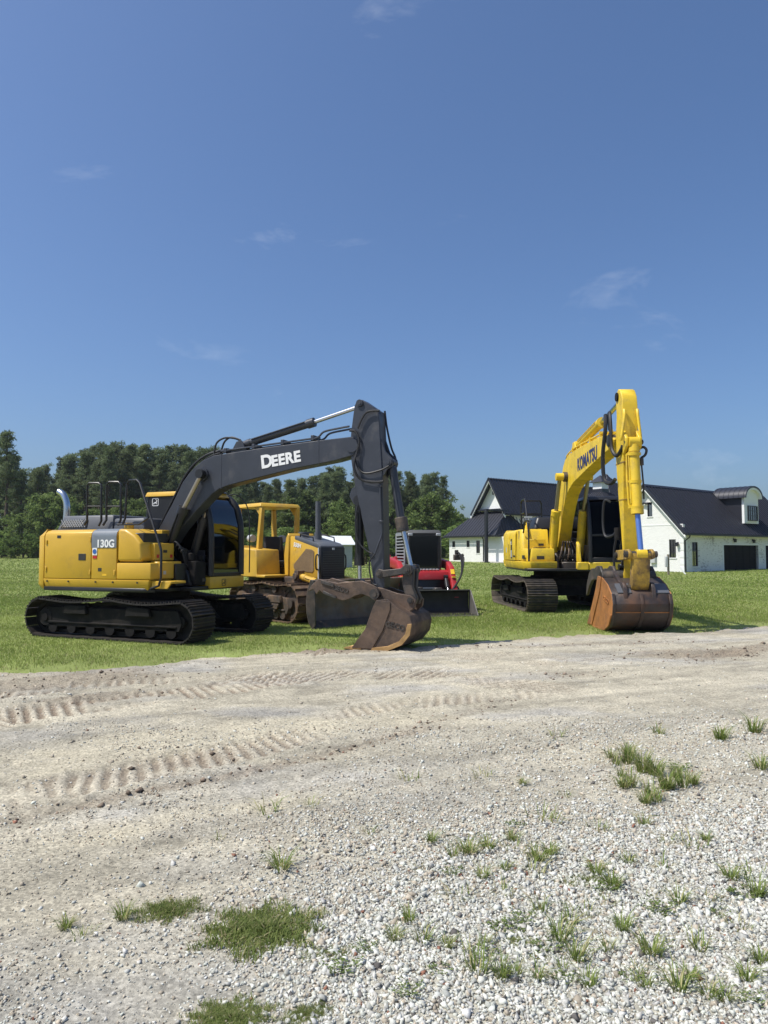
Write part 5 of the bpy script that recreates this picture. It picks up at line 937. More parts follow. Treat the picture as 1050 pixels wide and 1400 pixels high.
    sp_ = [(4.30, 4.02), (4.33, 4.08), (4.39, 4.12), (4.45, 4.11), (4.74, 3.905), (4.755, 3.8), (4.81, 2.954), (4.85, 1.02), (4.83, .86), (4.78, .81), (4.70, .82), (4.66, .9), (4.65, 1.1), (4.575, 1.56), (4.305, 2.70), (4.235, 3.15), (4.225, 3.40), (4.24, 3.6)]
    s = MB(); s.prism(sp_, SY0, SY1); so_ = s.build('stick', CH, root, bevel=.012)
    lg = MB()
    for y0 in (SY0+.02, SY1-.06): lg.prism([(4.76, 3.5), (4.86, 3.22), (4.99, 3.09), (4.99, 2.98), (4.90, 2.93), (4.80, 2.78)], y0, y0+.04)
    lg.prism([(4.36, 2.72), (4.22, 2.62), (4.18, 2.5), (4.26, 2.36), (4.42, 2.32)], SY0+.06, SY1-.06); lg.build('cylinder_lug', CH, so_, bevel=.008)
    pin(so_, 4.405, 4.055, SY0-.03, SY1+.03, .06, CH); pin(so_, 4.925, 3.035, SY0-.02, SY1+.02, .055, CH); pin(so_, 4.745, .885, SY0-.1, SY1+.1, .075)
    ram(root, 'bucket_cylinder', (4.925, -.1, 3.035), (5.11, -.1, 1.99), (5.27, -.1, 1.29), .068, .04, CH)
    cl = MB(); cl.cyl((5.085, -.1, 2.13), (5.125, -.1, 1.9), .105, n=18); cl.build('cylinder_gland', 'dark_worn_steel', root, bevel=.01)
    for y0 in (SY0-.07, SY1+.02):
        k_ = MB(); k_.prism([(4.72, 1.2), (4.76, 1.14), (4.86, 1.15), (5.2, 1.21), (5.30, 1.18), (5.36, 1.25), (5.34, 1.35), (5.25, 1.37), (5.16, 1.30), (4.86, 1.27), (4.77, 1.29)], y0, y0+.045); k_.build('guide_link', 'dark_worn_steel', root, bevel=.008)
    pin(root, 4.79, 1.215, SY0-.09, SY1+.09, .05); pin(root, 5.27, 1.28, SY0-.1, SY1+.1, .055)
    hl = MB(); hl.prism([(5.18, 1.3), (5.36, 1.3), (5.34, 1.0), (5.42, .82), (5.38, .72), (5.28, .72), (5.22, .82), (5.16, 1.05)], SY0+.0, SY0+.09); hl.prism([(5.18, 1.3), (5.36, 1.3), (5.34, 1.0), (5.42, .82), (5.38, .72), (5.28, .72), (5.22, .82), (5.16, 1.05)], SY1-.09, SY1); hl.box(5.2, 5.31, SY0+.09, SY1-.09, .95, 1.15); hl.build('bucket_link', 'dark_worn_steel', root, bevel=.012); pin(root, 5.33, .79, SY0-.09, SY1+.09, .05)
    yc = -.1
    bo2 = bucket(root, (4.42, .03), [(4.74, -.015), (5.05, .01), (5.29, .115), (5.42, .27), (5.455, .45), (5.41, .57)], [(5.2, .69), (5.03, .82)], [(4.85, .80), (4.79, .68), (4.66, .34)], .44, 'bucket_steel', 'bucket_steel', 5, 'worn brown steel digging bucket with teeth in the soil',
                 ([(4.68, .78), (4.66, .92), (4.72, .99), (4.83, .98), (5.1, .90), (5.32, .87), (5.42, .80), (5.40, .68), (5.3, .6), (5.0, .66)], ((-.20, -.15), (.15, .20))), num=None)
    bo2.location = (0, yc, 0)
    w_ = MB(); 
    text_obj('cast_lettering', 'GECO', 'dark_worn_steel', bo2, (5.0, -.454, .40), (1, 0, -.2), (.2, 0, 1), .12, .022, .003)
    # thumb
    th = [(4.70, .80), (4.80, .88), (4.78, .98), (4.69, 1.03), (4.50, 1.095), (4.27, 1.075), (4.05, 1.05), (3.86, 1.08), (3.70, 1.115), (3.56, 1.0), (3.50, .90), (3.60, .94), (3.66, .85), (3.72, .92), (3.80, .86), (3.88, .875), (4.0, .80), (4.15, .76), (4.28, .79), (4.38, .845), (4.5, .878), (4.62, .84)]
    tb = MB(); tb.prism(th, -.36, -.31); tb.prism(th, .11, .16); tb.box(3.72, 4.45, -.31, .11, .985, 1.03); tb.box(3.7, 3.78, -.31, .11, .9, 1.0); to = tb.build('thumb', 'bucket_steel', root, bevel=.008); pin(to, 4.74, .885, -.40, .20, .085)
    text_obj('cast_lettering', 'GECO', 'dark_worn_steel', to, (3.98, -.362, .95), (1, 0, -.22), (.22, 0, 1), .10, .02, .003)
    rb_ = MB(); rb_.prism([(3.76, 1.09), (4.0, 1.03), (4.0, .98), (3.76, 1.04)], -.385, -.36); rb_.prism([(3.80, .92), (4.04, .83), (4.04, .79), (3.80, .87)], -.385, -.36); rb_.build('thumb_rib', 'dark_worn_steel', to, bevel=.004)
    ram(root, 'thumb_cylinder', L3(491.5, 684, -.1), L3(491.5, 772, -.1), L3(492, 797, -.1), .075, .035, BK)
    # hoses and steel lines
    for y, off in ((-.17, .05), (-.12, .075), (-.02, .05)):
        pts = [(.30, y, 1.75), (.18+.0, y, 2.0), (.50, y, 2.52+off), (.76, y, 2.93+off), (1.0, y, 3.17+off), (1.3, y, 3.32+off), (1.7, y, 3.37+off)]; hose(bo, pts, .02)
    for y in (-.22, -.01):
        hose(bo, [(1.6, y, 3.40), (2.4, y, 3.45), (3.4, y, 3.51), (3.6, y, 3.53), (3.72, y, 3.62), (4.0, y, 3.66), (4.2, y, 3.68)], .018, 'steel_line', CH, 4)
    hose(bo, [(1.45, -.22, 3.36), (1.5, -.22, 3.55), (1.65, -.2, 3.64), (1.85, -.18, 3.63), (1.98, -.15, 3.58)], .018); hose(bo, [(1.52, -.12, 3.37), (1.6, -.12, 3.58), (1.75, -.12, 3.66), (1.95, -.12, 3.60)], .018)
    y = SY0-.05
    hose(so_, [L3(478, 589, y), L3(486, 590, y), L3(491, 603, y), L3(488, 618, y), L3(484, 632, y-.04), L3(486, 646, y-.04), L3(495, 656, y), L3(512, 659, y), L3(524, 658, y)], .02)
    hose(so_, [L3(489, 586, y), L3(495, 572, y), L3(503, 563, y), L3(519, 561.5, y)], .018); hose(so_, [L3(484, 622, y), L3(490, 640, y), L3(500, 647, y), L3(520, 643, y), L3(532, 637, y)], .016)
    hose(so_, [L3(519.5, 660, y+.03), L3(520.5, 690, y+.03), L3(521.5, 713, y+.03), L3(522, 730, y+.03), L3(518, 742, y), L3(513, 756, y)], .016, 'steel_line', CH)
    for q in ((519.5, 664), (521, 713)): k_ = MB(); p = L3(*q, y+.03); k_.box(p[0]-.035, p[0]+.035, p[1]-.02, p[1]+.03, p[2]-.02, p[2]+.02); k_.build('line_clamp', CH, so_, bevel=.005)
    hose(so_, [L3(526, 562, SY1), L3(529, 585, SY1), L3(535, 612, SY1), L3(541, 628, SY1), L3(541, 645, SY1)], .018)
    hose(so_, [L3(489, 690, -.26), L3(486, 715, -.28), L3(490, 740, -.28), L3(500, 752, -.27), L3(509, 757, -.26)], .014); hose(so_, [L3(513, 757, y), L3(505, 770, y), L3(508, 795, y), L3(515, 800, y)], .012)
    for k_ in range(4): hose(root, [(.55+.06*k_, -.30+.1*k_, 1.5), (.72+.05*k_, -.38, 1.75-.06*k_), (.86, -.36+.05*k_, 1.6), (.9, -.3+.06*k_, 1.35)], .018)
    for k_ in range(2): hose(root, [(.28, -.45+.08*k_, 1.55), (.38, -.42+.06*k_, 1.78), (.5, -.36, 1.85), (.62, -.33, 1.75)], .016, 'steel_line', 'pale_grey_paint')
mat('worn_rod', (.36, .31, .22), .35, metal=.7, var=.1)
charcoal_excavator()

# ------------------------------------------------------------------ all-yellow excavator by the white houses
def yellow_excavator():
    P = Pose(5.1, 21.0, -91); root = empty('excavator', (5.1, 21.0, 0), R(-91)); tag(root, 'all yellow excavator with rusty bucket standing before the white houses', 'excavator', 'excavators parked on the grass')
    L3 = lambda px, py, y: (P.pl(px, py, y)[0], y, P.pl(px, py, y)[1]); Y = 'bright_yellow'; BK = 'black_paint'
    for y in (-1.19, 1.19): track(root, -2.15, 2.12, y, .8, .84, .19, 'track_pale', R(5), .07, -1, ghost='frame_dark')
    c = MB(); c.box(-.9, .9, -1.0, 1.0, .42, .72); c.prism([(-1.3, .4), (1.3, .4), (.9, .75), (-.9, .75)], -.7, .7); c.cyl((0, 0, .7), (0, 0, 1.06), .8, n=32); c.cyl((0, 0, .78), (0, 0, .9), .9, n=32); uo = c.build('undercarriage', 'frame_dark', root, bevel=.02); uo.rotation_euler = (0, 0, R(5))
    fb = MB(); fb.box(.9, 1.02, -1.0, 1.0, .5, .82); fb.build('cross_member', 'frame_dark', root, bevel=.02)
    d = MB(); d.box(-2.0, 1.75, -1.3, 1.3, 1.06, 1.13); d.build('deck', BK, root, bevel=.01)
    sk = MB(); sk.taper([(-2.3, -1.36), (1.3, -1.36), (1.62, -1.2), (1.62, -.48), (-2.3, -.48)], 1.31, [(-2.25, -1.3), (1.25, -1.3), (1.55, -1.16), (1.55, -.48), (-2.25, -.48)], 1.09, 'xy'); sk.build('side_skirt', Y, root, bevel=.025, seg=2)
    cw = MB(); pl = [(-2.05, -1.36), (-2.25, -1.34), (-2.5, -1.15), (-2.66, -.8), (-2.75, -.3), (-2.75, .3), (-2.66, .8), (-2.5, 1.15), (-2.25, 1.34), (-2.05, 1.36)]; cw.taper(pl, 1.2, pl, 2.1, 'xy'); cw.taper([(x+.05, y*.97) for x, y in pl], 1.1, pl, 1.2, 'xy'); cw.taper(pl, 2.1, [(x+.14 if x < -2.1 else x, y*.94) for x, y in pl], 2.24, 'xy'); cw.build('counterweight', Y, root, bevel=.03, seg=2)
    co = MB(); co.box(-2.04, .35, -1.28, -.4, 1.31, 2.16); co.box(-2.04, -.35, -.4, 1.28, 1.31, 2.16); co.build('engine_bay', BK, root, bevel=.01)
    def door(x0, x1, nm):
        z0, z1, tr = 1.33, 2.2, .14; p = MB(); pr = [(-1.36, z0), (-1.36, z1-tr), (-1.335, z1-tr*.4), (-1.26, z1), (-.6, z1+.03), (-.6, z1-.02), (-1.25, z1-.05), (-1.3, z1-tr), (-1.3, z0)]; p.prism(pr, x0, x1, 'yz'); return p.build(nm, Y, root, bevel=.01, seg=2)
    d1 = door(-2.03, -.95, 'engine_door'); d2 = door(-.93, .12, 'pump_door')
    for (x0, x1, z0, z1, m_) in ((-1.55, -1.42, 1.55, 1.7, 'pale_grey_paint'), (-1.05, -1.0, 1.5, 1.8, 'label_dark')): b = MB(); b.box(x0, x1, -1.366, -1.36, z0, z1); b.build('small_label', m_, d1)
    b = MB(); b.box(-.62, -.40, -1.367, -1.36, 1.38, 1.95); bl = b.build('model_plate', 'label_dark', d2); text_obj('model_lettering', 'PC', 'lettering_white', d2, (-.60, -1.37, 1.78), (1, 0, 0), (0, 0, 1), .13, .003, .003); b = MB(); b.box(-.6, -.43, -1.370, -1.367, 1.42, 1.62); b.build('small_label', 'pale_grey_paint', d2)
    for x, z in ((-1.98, 1.5), (-1.98, 2.0), (-.9, 1.5), (-.9, 2.0)): hg = MB(); hg.box(x-.02, x+.02, -1.378, -1.358, z-.045, z+.045); hg.build('hinge', Y, d1, bevel=.004)
    # stepped fuel tank and tool box at the right front
    t = MB(); t.taper([(.14, -1.34), (.72, -1.3), (.78, -1.2), (.78, -.5), (.14, -.5)], 1.33, [(.14, -1.3), (.45, -1.24), (.50, -1.18), (.50, -.5), (.14, -.5)], 2.2, 'xy'); tk = t.build('fuel_tank', Y, root, bevel=.03, seg=2)
    rc = MB(); rc.box(.78, .80, -1.12, -.62, 1.63, 1.92); rco = rc.build('tank_panel', Y, root, bevel=.008); lt = MB(); lt.box(.80, .815, -.82, -.68, 1.74, 1.80); lt.build('latch', 'label_dark', rco)
    t1 = MB(); t1.taper([(.80, -1.32), (1.38, -1.24), (1.48, -1.14), (1.48, -.52), (.80, -.52)], 1.32, [(.80, -1.29), (1.34, -1.21), (1.44, -1.12), (1.44, -.52), (.80, -.52)], 1.66, 'xy'); to = t1.build('tool_box', Y, root, bevel=.025, seg=2)
    pt = MB(); pt.box(1.02, 1.3, -1.315, -1.29, 1.38, 1.48); pt.build('maker_label', 'label_dark', to); text_obj('maker_lettering', 'KOMATSU', 'label_dark', d2, (-.22, -1.364, 1.42), (1, 0, 0), (0, 0, 1), .075, .003, .002)
    pt = MB(); pt.box(1.475, 1.485, -1.0, -.8, 1.37, 1.46); pt.build('small_label', 'label_dark', to)
    pl_ = MB(); pl_.box(1.0, 1.4, -1.0, -.75, 1.67, 1.69); pl_.build('tread_plate', 'label_dark', to)
    cp = MB(); cp.cyl((-.2, -.95, 2.2), (-.2, -.95, 2.34), .07, n=16); cp.cyl((-.2, -.95, 2.34), (-.2, -.95, 2.42), .035, n=12); cp.build('filler_cap', Y, root)
    hd = MB(); hd.taper([(-2.2, -.75), (-.4, -.75), (-.4, .9), (-2.2, .9)], 2.2, [(-2.0, -.6), (-.55, -.6), (-.55, .8), (-2.0, .8)], 2.62, 'xy'); hdo = hd.build('engine_hood', BK, root, bevel=.09, seg=3)
    for k_ in range(5): v = MB(); v.box(-2.0+.0, -1.2, -.742+k_*.022, -.70+k_*.022, 2.28+k_*.06, 2.30+k_*.06); v.build('hood_louvre', 'hood_grey', hdo)
    def rail(pts, r_=.024):
        h = MB(); h.tube(pts, r_, 8); return h.build('handrail', BK, root)
    rail([(-.6, -1.05, 2.2), (-.6, -1.05, 3.0), (-.5, -1.05, 3.08), (-.0, -1.05, 3.1), (.08, -1.05, 3.02), (.5, -1.05, 2.25), (.62, -1.05, 2.0)]); rail([(-.6, -1.05, 2.7), (-.05, -1.05, 2.7)], .018); rail([(-.6, -.45, 2.2), (-.6, -.45, 3.0), (-.55, -.5, 3.08), (-.55, -1.0, 3.08)]); rail([(-.6, -.45, 2.7), (-.6, -1.05, 2.7)], .018)
    rail([(1.42, -1.2, 1.3), (1.42, -1.2, 2.35), (1.36, -1.2, 2.42), (.9, -1.2, 2.42), (.6, -1.2, 2.1)])
    mr = MB(); mr.cyl((1.42, -1.2, 2.42), (1.42, -1.2, 2.5), .02); mr.box(1.38, 1.44, -1.3, -1.1, 2.48, 2.52); mr.build('marker_bracket', 'pale_grey_paint', root)
    # cab
    C0, C1 = .32, 1.33; fl = MB(); fl.box(-.3, 1.78, C0-.02, C1+.02, 1.1, 1.30); cb = fl.build('cab', Y, root, bevel=.02)
    fe = MB(); fe.box(1.62, 1.8, .0, C0-.03, 1.1, 1.3); fe.prism([(1.5, 1.3), (1.75, 1.3), (1.66, 1.75), (1.5, 1.85)], C0-.28, C0-.2); fe.build('cab_guard', Y, root, bevel=.015)
    for y in (C0+.03, C1-.03): t = MB(); t.tube([(1.74, y, 1.3), (1.72, y, 2.2), (1.55, y, 2.85), (1.42, y, 2.98)], .055, 8, 4); t.build('pillar', BK, cb)
    for y in (C0+.03, C1-.03):
        for x in (-.25, .65): t = MB(); t.tube([(x, y, 1.3), (x, y, 2.98)], .045, 8); t.build('pillar', BK, cb)
    lo = MB(); lo.box(1.68, 1.77, C0, C1, 1.3, 1.42); lo.box(-.28, 1.7, C0, C0+.05, 1.3, 1.75); lo.box(-.28, 1.7, C1-.05, C1, 1.3, 1.75); lo.box(-.3, -.26, C0, C1, 1.3, 2.98); lo.box(1.70, 1.76, C0+.05, C1-.05, 1.98, 2.04); lo.build('cab_sill', BK, cb, bevel=.01)
    w = MB(); w.strip([(1.73, 1.42), (1.71, 2.2), (1.56, 2.8), (1.46, 2.92)], C0+.06, C1-.06, .008); w.build('windscreen', 'dark_glass', cb, smooth=60)
    for y in (C0+.02, C1-.028): w = MB(); w.prism([(-.22, 1.75), (1.66, 1.75), (1.64, 2.3), (1.5, 2.85), (1.4, 2.95), (-.22, 2.95)], y, y+.008); w.build('window', 'dark_glass', cb, smooth=0)
    rf = MB(); rf.taper([(-.34, C0-.04), (1.5, C0-.04), (1.5, C1+.04), (-.34, C1+.04)], 2.96, [(-.28, C0+.03), (1.38, C0+.03), (1.38, C1-.03), (-.28, C1-.03)], 3.06, 'xy'); rf.build('roof', BK, cb, bevel=.025, seg=2)
    st = MB(); st.box(.3, .85, .55, 1.1, 1.6, 1.78); st.prism([(.2, 1.7), (.36, 1.7), (.24, 2.45), (.1, 2.45)], .55, 1.1); st.box(.4, .75, .65, 1.0, 1.3, 1.6); st.build('seat', 'seat_black', cb, bevel=.05, seg=2)
    cs = MB(); cs.box(.6, 1.05, .42, .54, 1.3, 1.85); cs.box(.6, 1.05, 1.12, 1.24, 1.3, 1.85); cs.build('console', 'seat_black', cb, bevel=.01)
    mi = MB(); mi.tube([(1.3, C1+.02, 2.4), (1.5, C1+.22, 2.45)], .014, 6); mi.box(1.47, 1.51, C1+.12, C1+.34, 2.2, 2.6); mi.build('mirror', BK, cb, bevel=.01)
    # boom foot, valves
    bf = MB()
    for y0, y1 in ((-.44, -.36), (.22, .29)): bf.prism([(-.4, 1.13), (1.3, 1.13), (1.2, 1.45), (.85, 1.75), (.62, 1.95), (.3, 1.95), (-.2, 1.5)], y0, y1)
    bf.cyl((.5, -.46, 1.78), (.5, .31, 1.78), .1); bf.cyl((.95, -.64, 1.42), (.95, .44, 1.42), .085); bf.build('boom_bracket', 'dark_worn_steel', root, bevel=.015)
    vv = MB(); vv.box(.2, .95, -.34, .2, 1.13, 1.5); vv.box(1.0, 1.35, -.3, .15, 1.1, 1.3); vv.cyl((.95, -.2, 1.3), (1.2, -.2, 1.3), .08); vv.cyl((.95, .05, 1.3), (1.25, .05, 1.3), .08); vv.build('valve_block', 'dark_worn_steel', root, bevel=.02)
    for k_ in range(6): hose(root, [(1.0, -.35+.1*k_, 1.25), (1.28, -.36+.11*k_, 1.35+.03*(k_ % 2)), (1.3, -.3+.1*k_, 1.6), (1.05, -.2+.06*k_, 1.85)], .024, m='rubber_hose' if k_ % 2 else 'bucket_steel')
    B0, B1 = -.27, .06
    bp_ = [(.30, 1.72), (.25, 1.95), (.40, 2.3), (.80, 2.95), (1.28, 3.60), (1.48, 3.85), (1.70, 4.0), (2.0, 4.08), (3.0, 4.12), (4.6, 4.10), (5.50, 4.07), (5.80, 4.02), (5.90, 3.9), (5.86, 3.78), (5.7, 3.72), (5.37, 3.69), (4.0, 3.52), (2.6, 3.32), (2.2, 3.22), (1.85, 3.06), (1.5, 2.78), (1.2, 2.42), (.92, 2.0), (.72, 1.72), (.56, 1.60), (.40, 1.62)]
    bm_ = MB(); bm_.prism(bp_, B0, B1); bo = bm_.build('boom', Y, root, bevel=.009)
    bs = MB(); bs.cyl((1.92, B0-.1, 3.53), (1.92, B1+.1, 3.53), .13, n=22); bs.cyl((5.74, B0-.03, 3.9), (5.74, B1+.03, 3.9), .13, n=22); bs.build('pin_boss', 'dark_worn_steel', bo, bevel=.01)
    a = (3.05, B0-.005, 3.56); text_obj('brand_lettering', 'KOMATSU', 'lettering_blue', bo, a, (1, 0, .05), (-.05, 0, 1), .42, .006, .014, .86)
    for y, bx in ((-.46, .92), (.28, 1.0)): ram(root, 'boom_cylinder', (bx, y, 1.42), (1.42, y, 2.66), (1.93, y, 3.53), .105, .052, Y, 'worn_rod')
    ram(root, 'arm_cylinder', (2.35, -.05, 4.30), (4.45, -.05, 4.52), (6.10, -.05, 4.74), .1, .055, Y, 'chrome')
    b2 = MB()
    for y0 in (-.2, .06): b2.prism([(2.1, 4.06), (2.65, 4.1), (2.45, 4.38), (2.26, 4.38)], y0, y0+.04)
    b2.build('cylinder_bracket', Y, bo, bevel=.01)
    S0, S1 = -.20, .10
    re_ = [P.pl(*q, S0) for q in ((853, 778), (850.5, 745), (848, 710), (845.5, 680), (843.4, 652), (841.6, 620), (841.6, 600), (843, 570))]
    sp_ = [(6.02, 4.72), (6.08, 4.83), (6.2, 4.89), (6.32, 4.84), (6.43, 4.70), (6.47, 4.5), (6.46, 3.86), (6.40, 2.8), (6.38, 1.2), (6.36, 1.0), (6.28, .90), (6.16, .92)]+re_
    s = MB(); s.prism(sp_, S0, S1); so_ = s.build('stick', Y, root, bevel=.009)
    for x0, x1, z in ((6.09, 6.40, 2.6), (5.95, 6.47, 3.35)): wp = MB(); wp.box(x0-.004, x1+.006, S0-.004, S1+.004, z, z+.03); wp.build('weld_band', 'worn_yellow', so_, bevel=.003)
    for x, z0, z1 in ((2.25, 3.225, 4.1), (4.9, 3.63, 4.1)): wp = MB(); wp.box(x, x+.03, B0-.004, B1+.004, z0-.004, z1+.008); wp.build('weld_band', Y, bo, bevel=.003)
    hn = MB(); hn.cyl((6.14, S0-.03, 4.74), (6.14, S1+.03, 4.74), .09, n=20); hn.build('pivot_pin', 'frame_dark', so_)
    for y in (S0+.02, S1-.02):
        g = MB(); g.tube([(6.5, y, 4.42), (6.53, y, 4.3), (6.56, y*1.4, 3.9), (6.56, y*1.5, 3.78)], .032, 6); g.prism([(6.45, 4.0), (6.66, 3.82), (6.66, 3.66), (6.45, 3.5)], y-.03, y+.03); g.build('cylinder_lug', Y, so_, bevel=.006)
    pin(so_, 6.6, 3.74, -.2, .14, .05); by = -.04
    ram(root, 'bucket_cylinder', (6.6, by, 3.74), (6.76, by, 2.32), (6.93, by, 1.52), .1, .052, Y, 'blue_rod')
    for z, t_ in ((3.5, .13), (2.95, .115), (2.44, .125)):
        x = 6.6+(3.74-z)*.113; c = MB(); c.cyl((x, by, z-.03), (x+.006, by, z+.03), t_, n=20); c.box(x-.16, x, by-.13, by-.09, z-.02, z+.02); c.build('cylinder_band', Y, root)
    ln = MB(); ln.tube([(6.57, by-.13, 3.5), (6.6, by-.14, 3.0), (6.68, by-.14, 2.5), (6.7, by-.1, 2.4)], .022, 6); ln.build('steel_line', Y, root); ln = MB(); ln.tube([(6.6, by+.15, 3.3), (6.66, by+.16, 2.9), (6.7, by+.15, 2.6)], .018, 6); ln.cyl((6.6, by+.15, 3.28), (6.59, by+.15, 3.42), .045, n=12); ln.build('steel_line', 'dark_worn_steel', root)
    for y0 in (S0-.10, S1+.04): k_ = MB(); k_.prism([(6.14, 1.5), (6.2, 1.40), (6.34, 1.40), (6.85, 1.42), (7.0, 1.44), (7.02, 1.56), (6.92, 1.62), (6.3, 1.60), (6.18, 1.6)], y0, y0+.06); k_.build('guide_link', 'worn_yellow', root, bevel=.01)
    pin(root, 6.24, 1.5, -.34, .24, .06); pin(root, 6.93, 1.52, -.36, .26, .062)
    hl = MB(); hl.taper([(-.24, 1.55), (.14, 1.55), (.14, 1.42), (-.24, 1.42)], 6.86, [(-.24, 1.55), (.14, 1.55), (.14, 1.42), (-.24, 1.42)], 7.0, 'yz'); hl.prism([(6.84, 1.45), (7.0, 1.45), (6.92, .92), (6.84, .82), (6.72, .84), (6.74, .95)], -.22, .12); hl.build('bucket_link', 'worn_yellow', root, bevel=.03, seg=2); pin(root, 6.8, .88, -.3, .2, .055)
    bo2 = bucket(root, (5.20, .04), [(5.6, -.015), (6.1, -.02), (6.5, .03), (6.8, .15), (6.98, .36), (7.04, .58), (6.96, .76)], [(6.7, .93), (6.35, 1.05)], [(6.08, 1.08), (5.9, .8), (5.5, .34)], .56, 'bucket_rust_dark', 'bucket_rust', 5, 'rusty orange brown bucket with a dark worn back',
                 ([(6.12, .98), (6.08, 1.12), (6.2, 1.2), (6.34, 1.16), (6.7, .98), (6.9, .98), (6.98, .86), (7.0, .66), (6.85, .78), (6.5, .92)], ((-.34, -.27), (.20, .27))), wear='bucket_rust'); bo2.location = (0, -.06, 0); text_obj('cast_lettering', 'GECO', 'bucket_rust', bo2, (6.42, -.574, .62), (1, 0, -.2), (.2, 0, 1), .13, .022, .003)
    for yw in (-.57, -.03, .51):
        w_ = MB(); w_.strip([(6.5, .012), (6.82, .135), (7.0, .355), (7.06, .58), (6.98, .77)], yw, yw+.06, .02); w_.build('wear_bar', 'bucket_rust_dark', bo2, bevel=.004)
    sw = MB(); sw.strip([(6.985, .395), (7.005, .42)], -.565, .565, .02); sw.build('weld_seam', 'bucket_rust', bo2)
    for y in (-.44, .28): lp = MB(); lp.add([], []); lp.slab([(6.96, y, .79), (6.96, y+.26, .79), (6.72, y+.26, .955), (6.72, y, .955)], .03); lp.build('top_plate', 'hood_grey', bo2)
    th = [(6.22, .84), (6.34, .98), (6.28, 1.16), (6.12, 1.28), (5.9, 1.28), (5.72, 1.22), (5.5, 1.22), (5.3, 1.12), (5.1, .88), (5.02, .62), (5.12, .66), (5.28, .82), (5.5, .96), (5.75, 1.0), (6.0, .98), (6.1, .88)]
    tb = MB()
    for y0 in (-.62, -.36, .16, .40): tb.prism(th, y0, y0+.06)
    tb.box(5.45, 5.75, -.6, .44, 1.06, 1.12); tb.cyl((6.2, -.62, 1.06), (6.2, .46, 1.06), .13, n=20); tb.build('thumb', 'dark_worn_steel', root, bevel=.01)
    ram(root, 'thumb_cylinder', (5.98, -.05, 2.5), (5.9, -.05, 1.6), (5.75, -.05, 1.25), .07, .035, BK)
    ck = MB(); ck.cyl((6.02, S0-.02, 2.06), (6.04, S0-.02, 1.82), .06, n=16); ck.build('thumb_fitting', 'frame_dark', so_)
    # hoses
    y = S0-.06
    for o_ in (0, .05, .1):
        hose(bo, [(.5, -.2+o_*2, 1.95), (.35, -.2+o_*2, 2.4), (.75, -.2+o_*2, 3.05), (1.2, -.2+o_*2, 3.68), (1.5, -.2+o_*2, 4.0), (1.75, -.2+o_*2, 4.12)], .024, 'steel_line', Y if o_ else 'rubber_hose')
        hose(bo, [(1.7, -.22+o_*3, 4.10), (2.1, -.22+o_*3, 4.17), (3.0, -.22+o_*3, 4.2), (5.0, -.22+o_*3, 4.17), (5.3, -.22+o_*3, 4.2)], .022, 'steel_line', Y, 3)
    for k_ in range(4): c = MB(); c.box(2.4+k_*.85, 2.46+k_*.85, -.26, .14, 4.11, 4.22); c.build('line_clamp', Y, bo)
    hose(so_, [(5.25, -.2, 4.2), (5.5, -.26, 4.4), (5.75, -.34, 4.42), (5.86, -.38, 4.1), (5.72, -.40, 3.6), (5.72, -.38, 3.1), (5.95, -.32, 2.98), (6.1, -.26, 3.05)], .042); hose(so_, [(5.3, -.12, 4.2), (5.55, -.2, 4.46), (5.85, -.28, 4.45), (5.98, -.3, 4.1), (6.02, -.3, 3.7), (6.2, -.26, 3.52), (6.4, -.22, 3.62), (6.44, -.2, 3.7)], .038)
    hose(so_, [(6.45, .10, 3.62), (6.6, .15, 3.64), (6.64, .2, 3.58), (6.62, .18, 3.48), (6.6, .1, 3.42)], .026); hose(so_, [(5.86, -.3, 2.6), (5.78, -.4, 2.62), (5.72, -.42, 2.2), (5.8, -.4, 1.9), (5.98, -.3, 1.9), (6.05, -.24, 2.0)], .026)
    hose(so_, [(6.07, -.24, 1.9), (6.0, -.28, 1.6), (6.0, -.28, 1.2), (6.05, -.26, 1.05)], .024); hose(bo, [(1.7, -.4, 3.6), (1.5, -.44, 3.2), (1.3, -.44, 2.9), (1.25, -.42, 2.6)], .04); hose(root, [(1.0, .2, 1.6), (1.1, .26, 2.0), (1.25, .28, 2.3), (1.3, .24, 2.6)], .03)
mat('worn_yellow', (.46, .29, .04), .55, metal=.2, var=.25, scale=4, dirt=(.12, .08, .05), damt=.6, dscale=3, bump=.15)
mat('bucket_rust_dark', (.055, .044, .04), .5, metal=.3, var=.4, scale=2.5, dirt=(.17, .08, .04), damt=.3, dscale=1.3, bump=.25, bscale=18)
yellow_excavator()

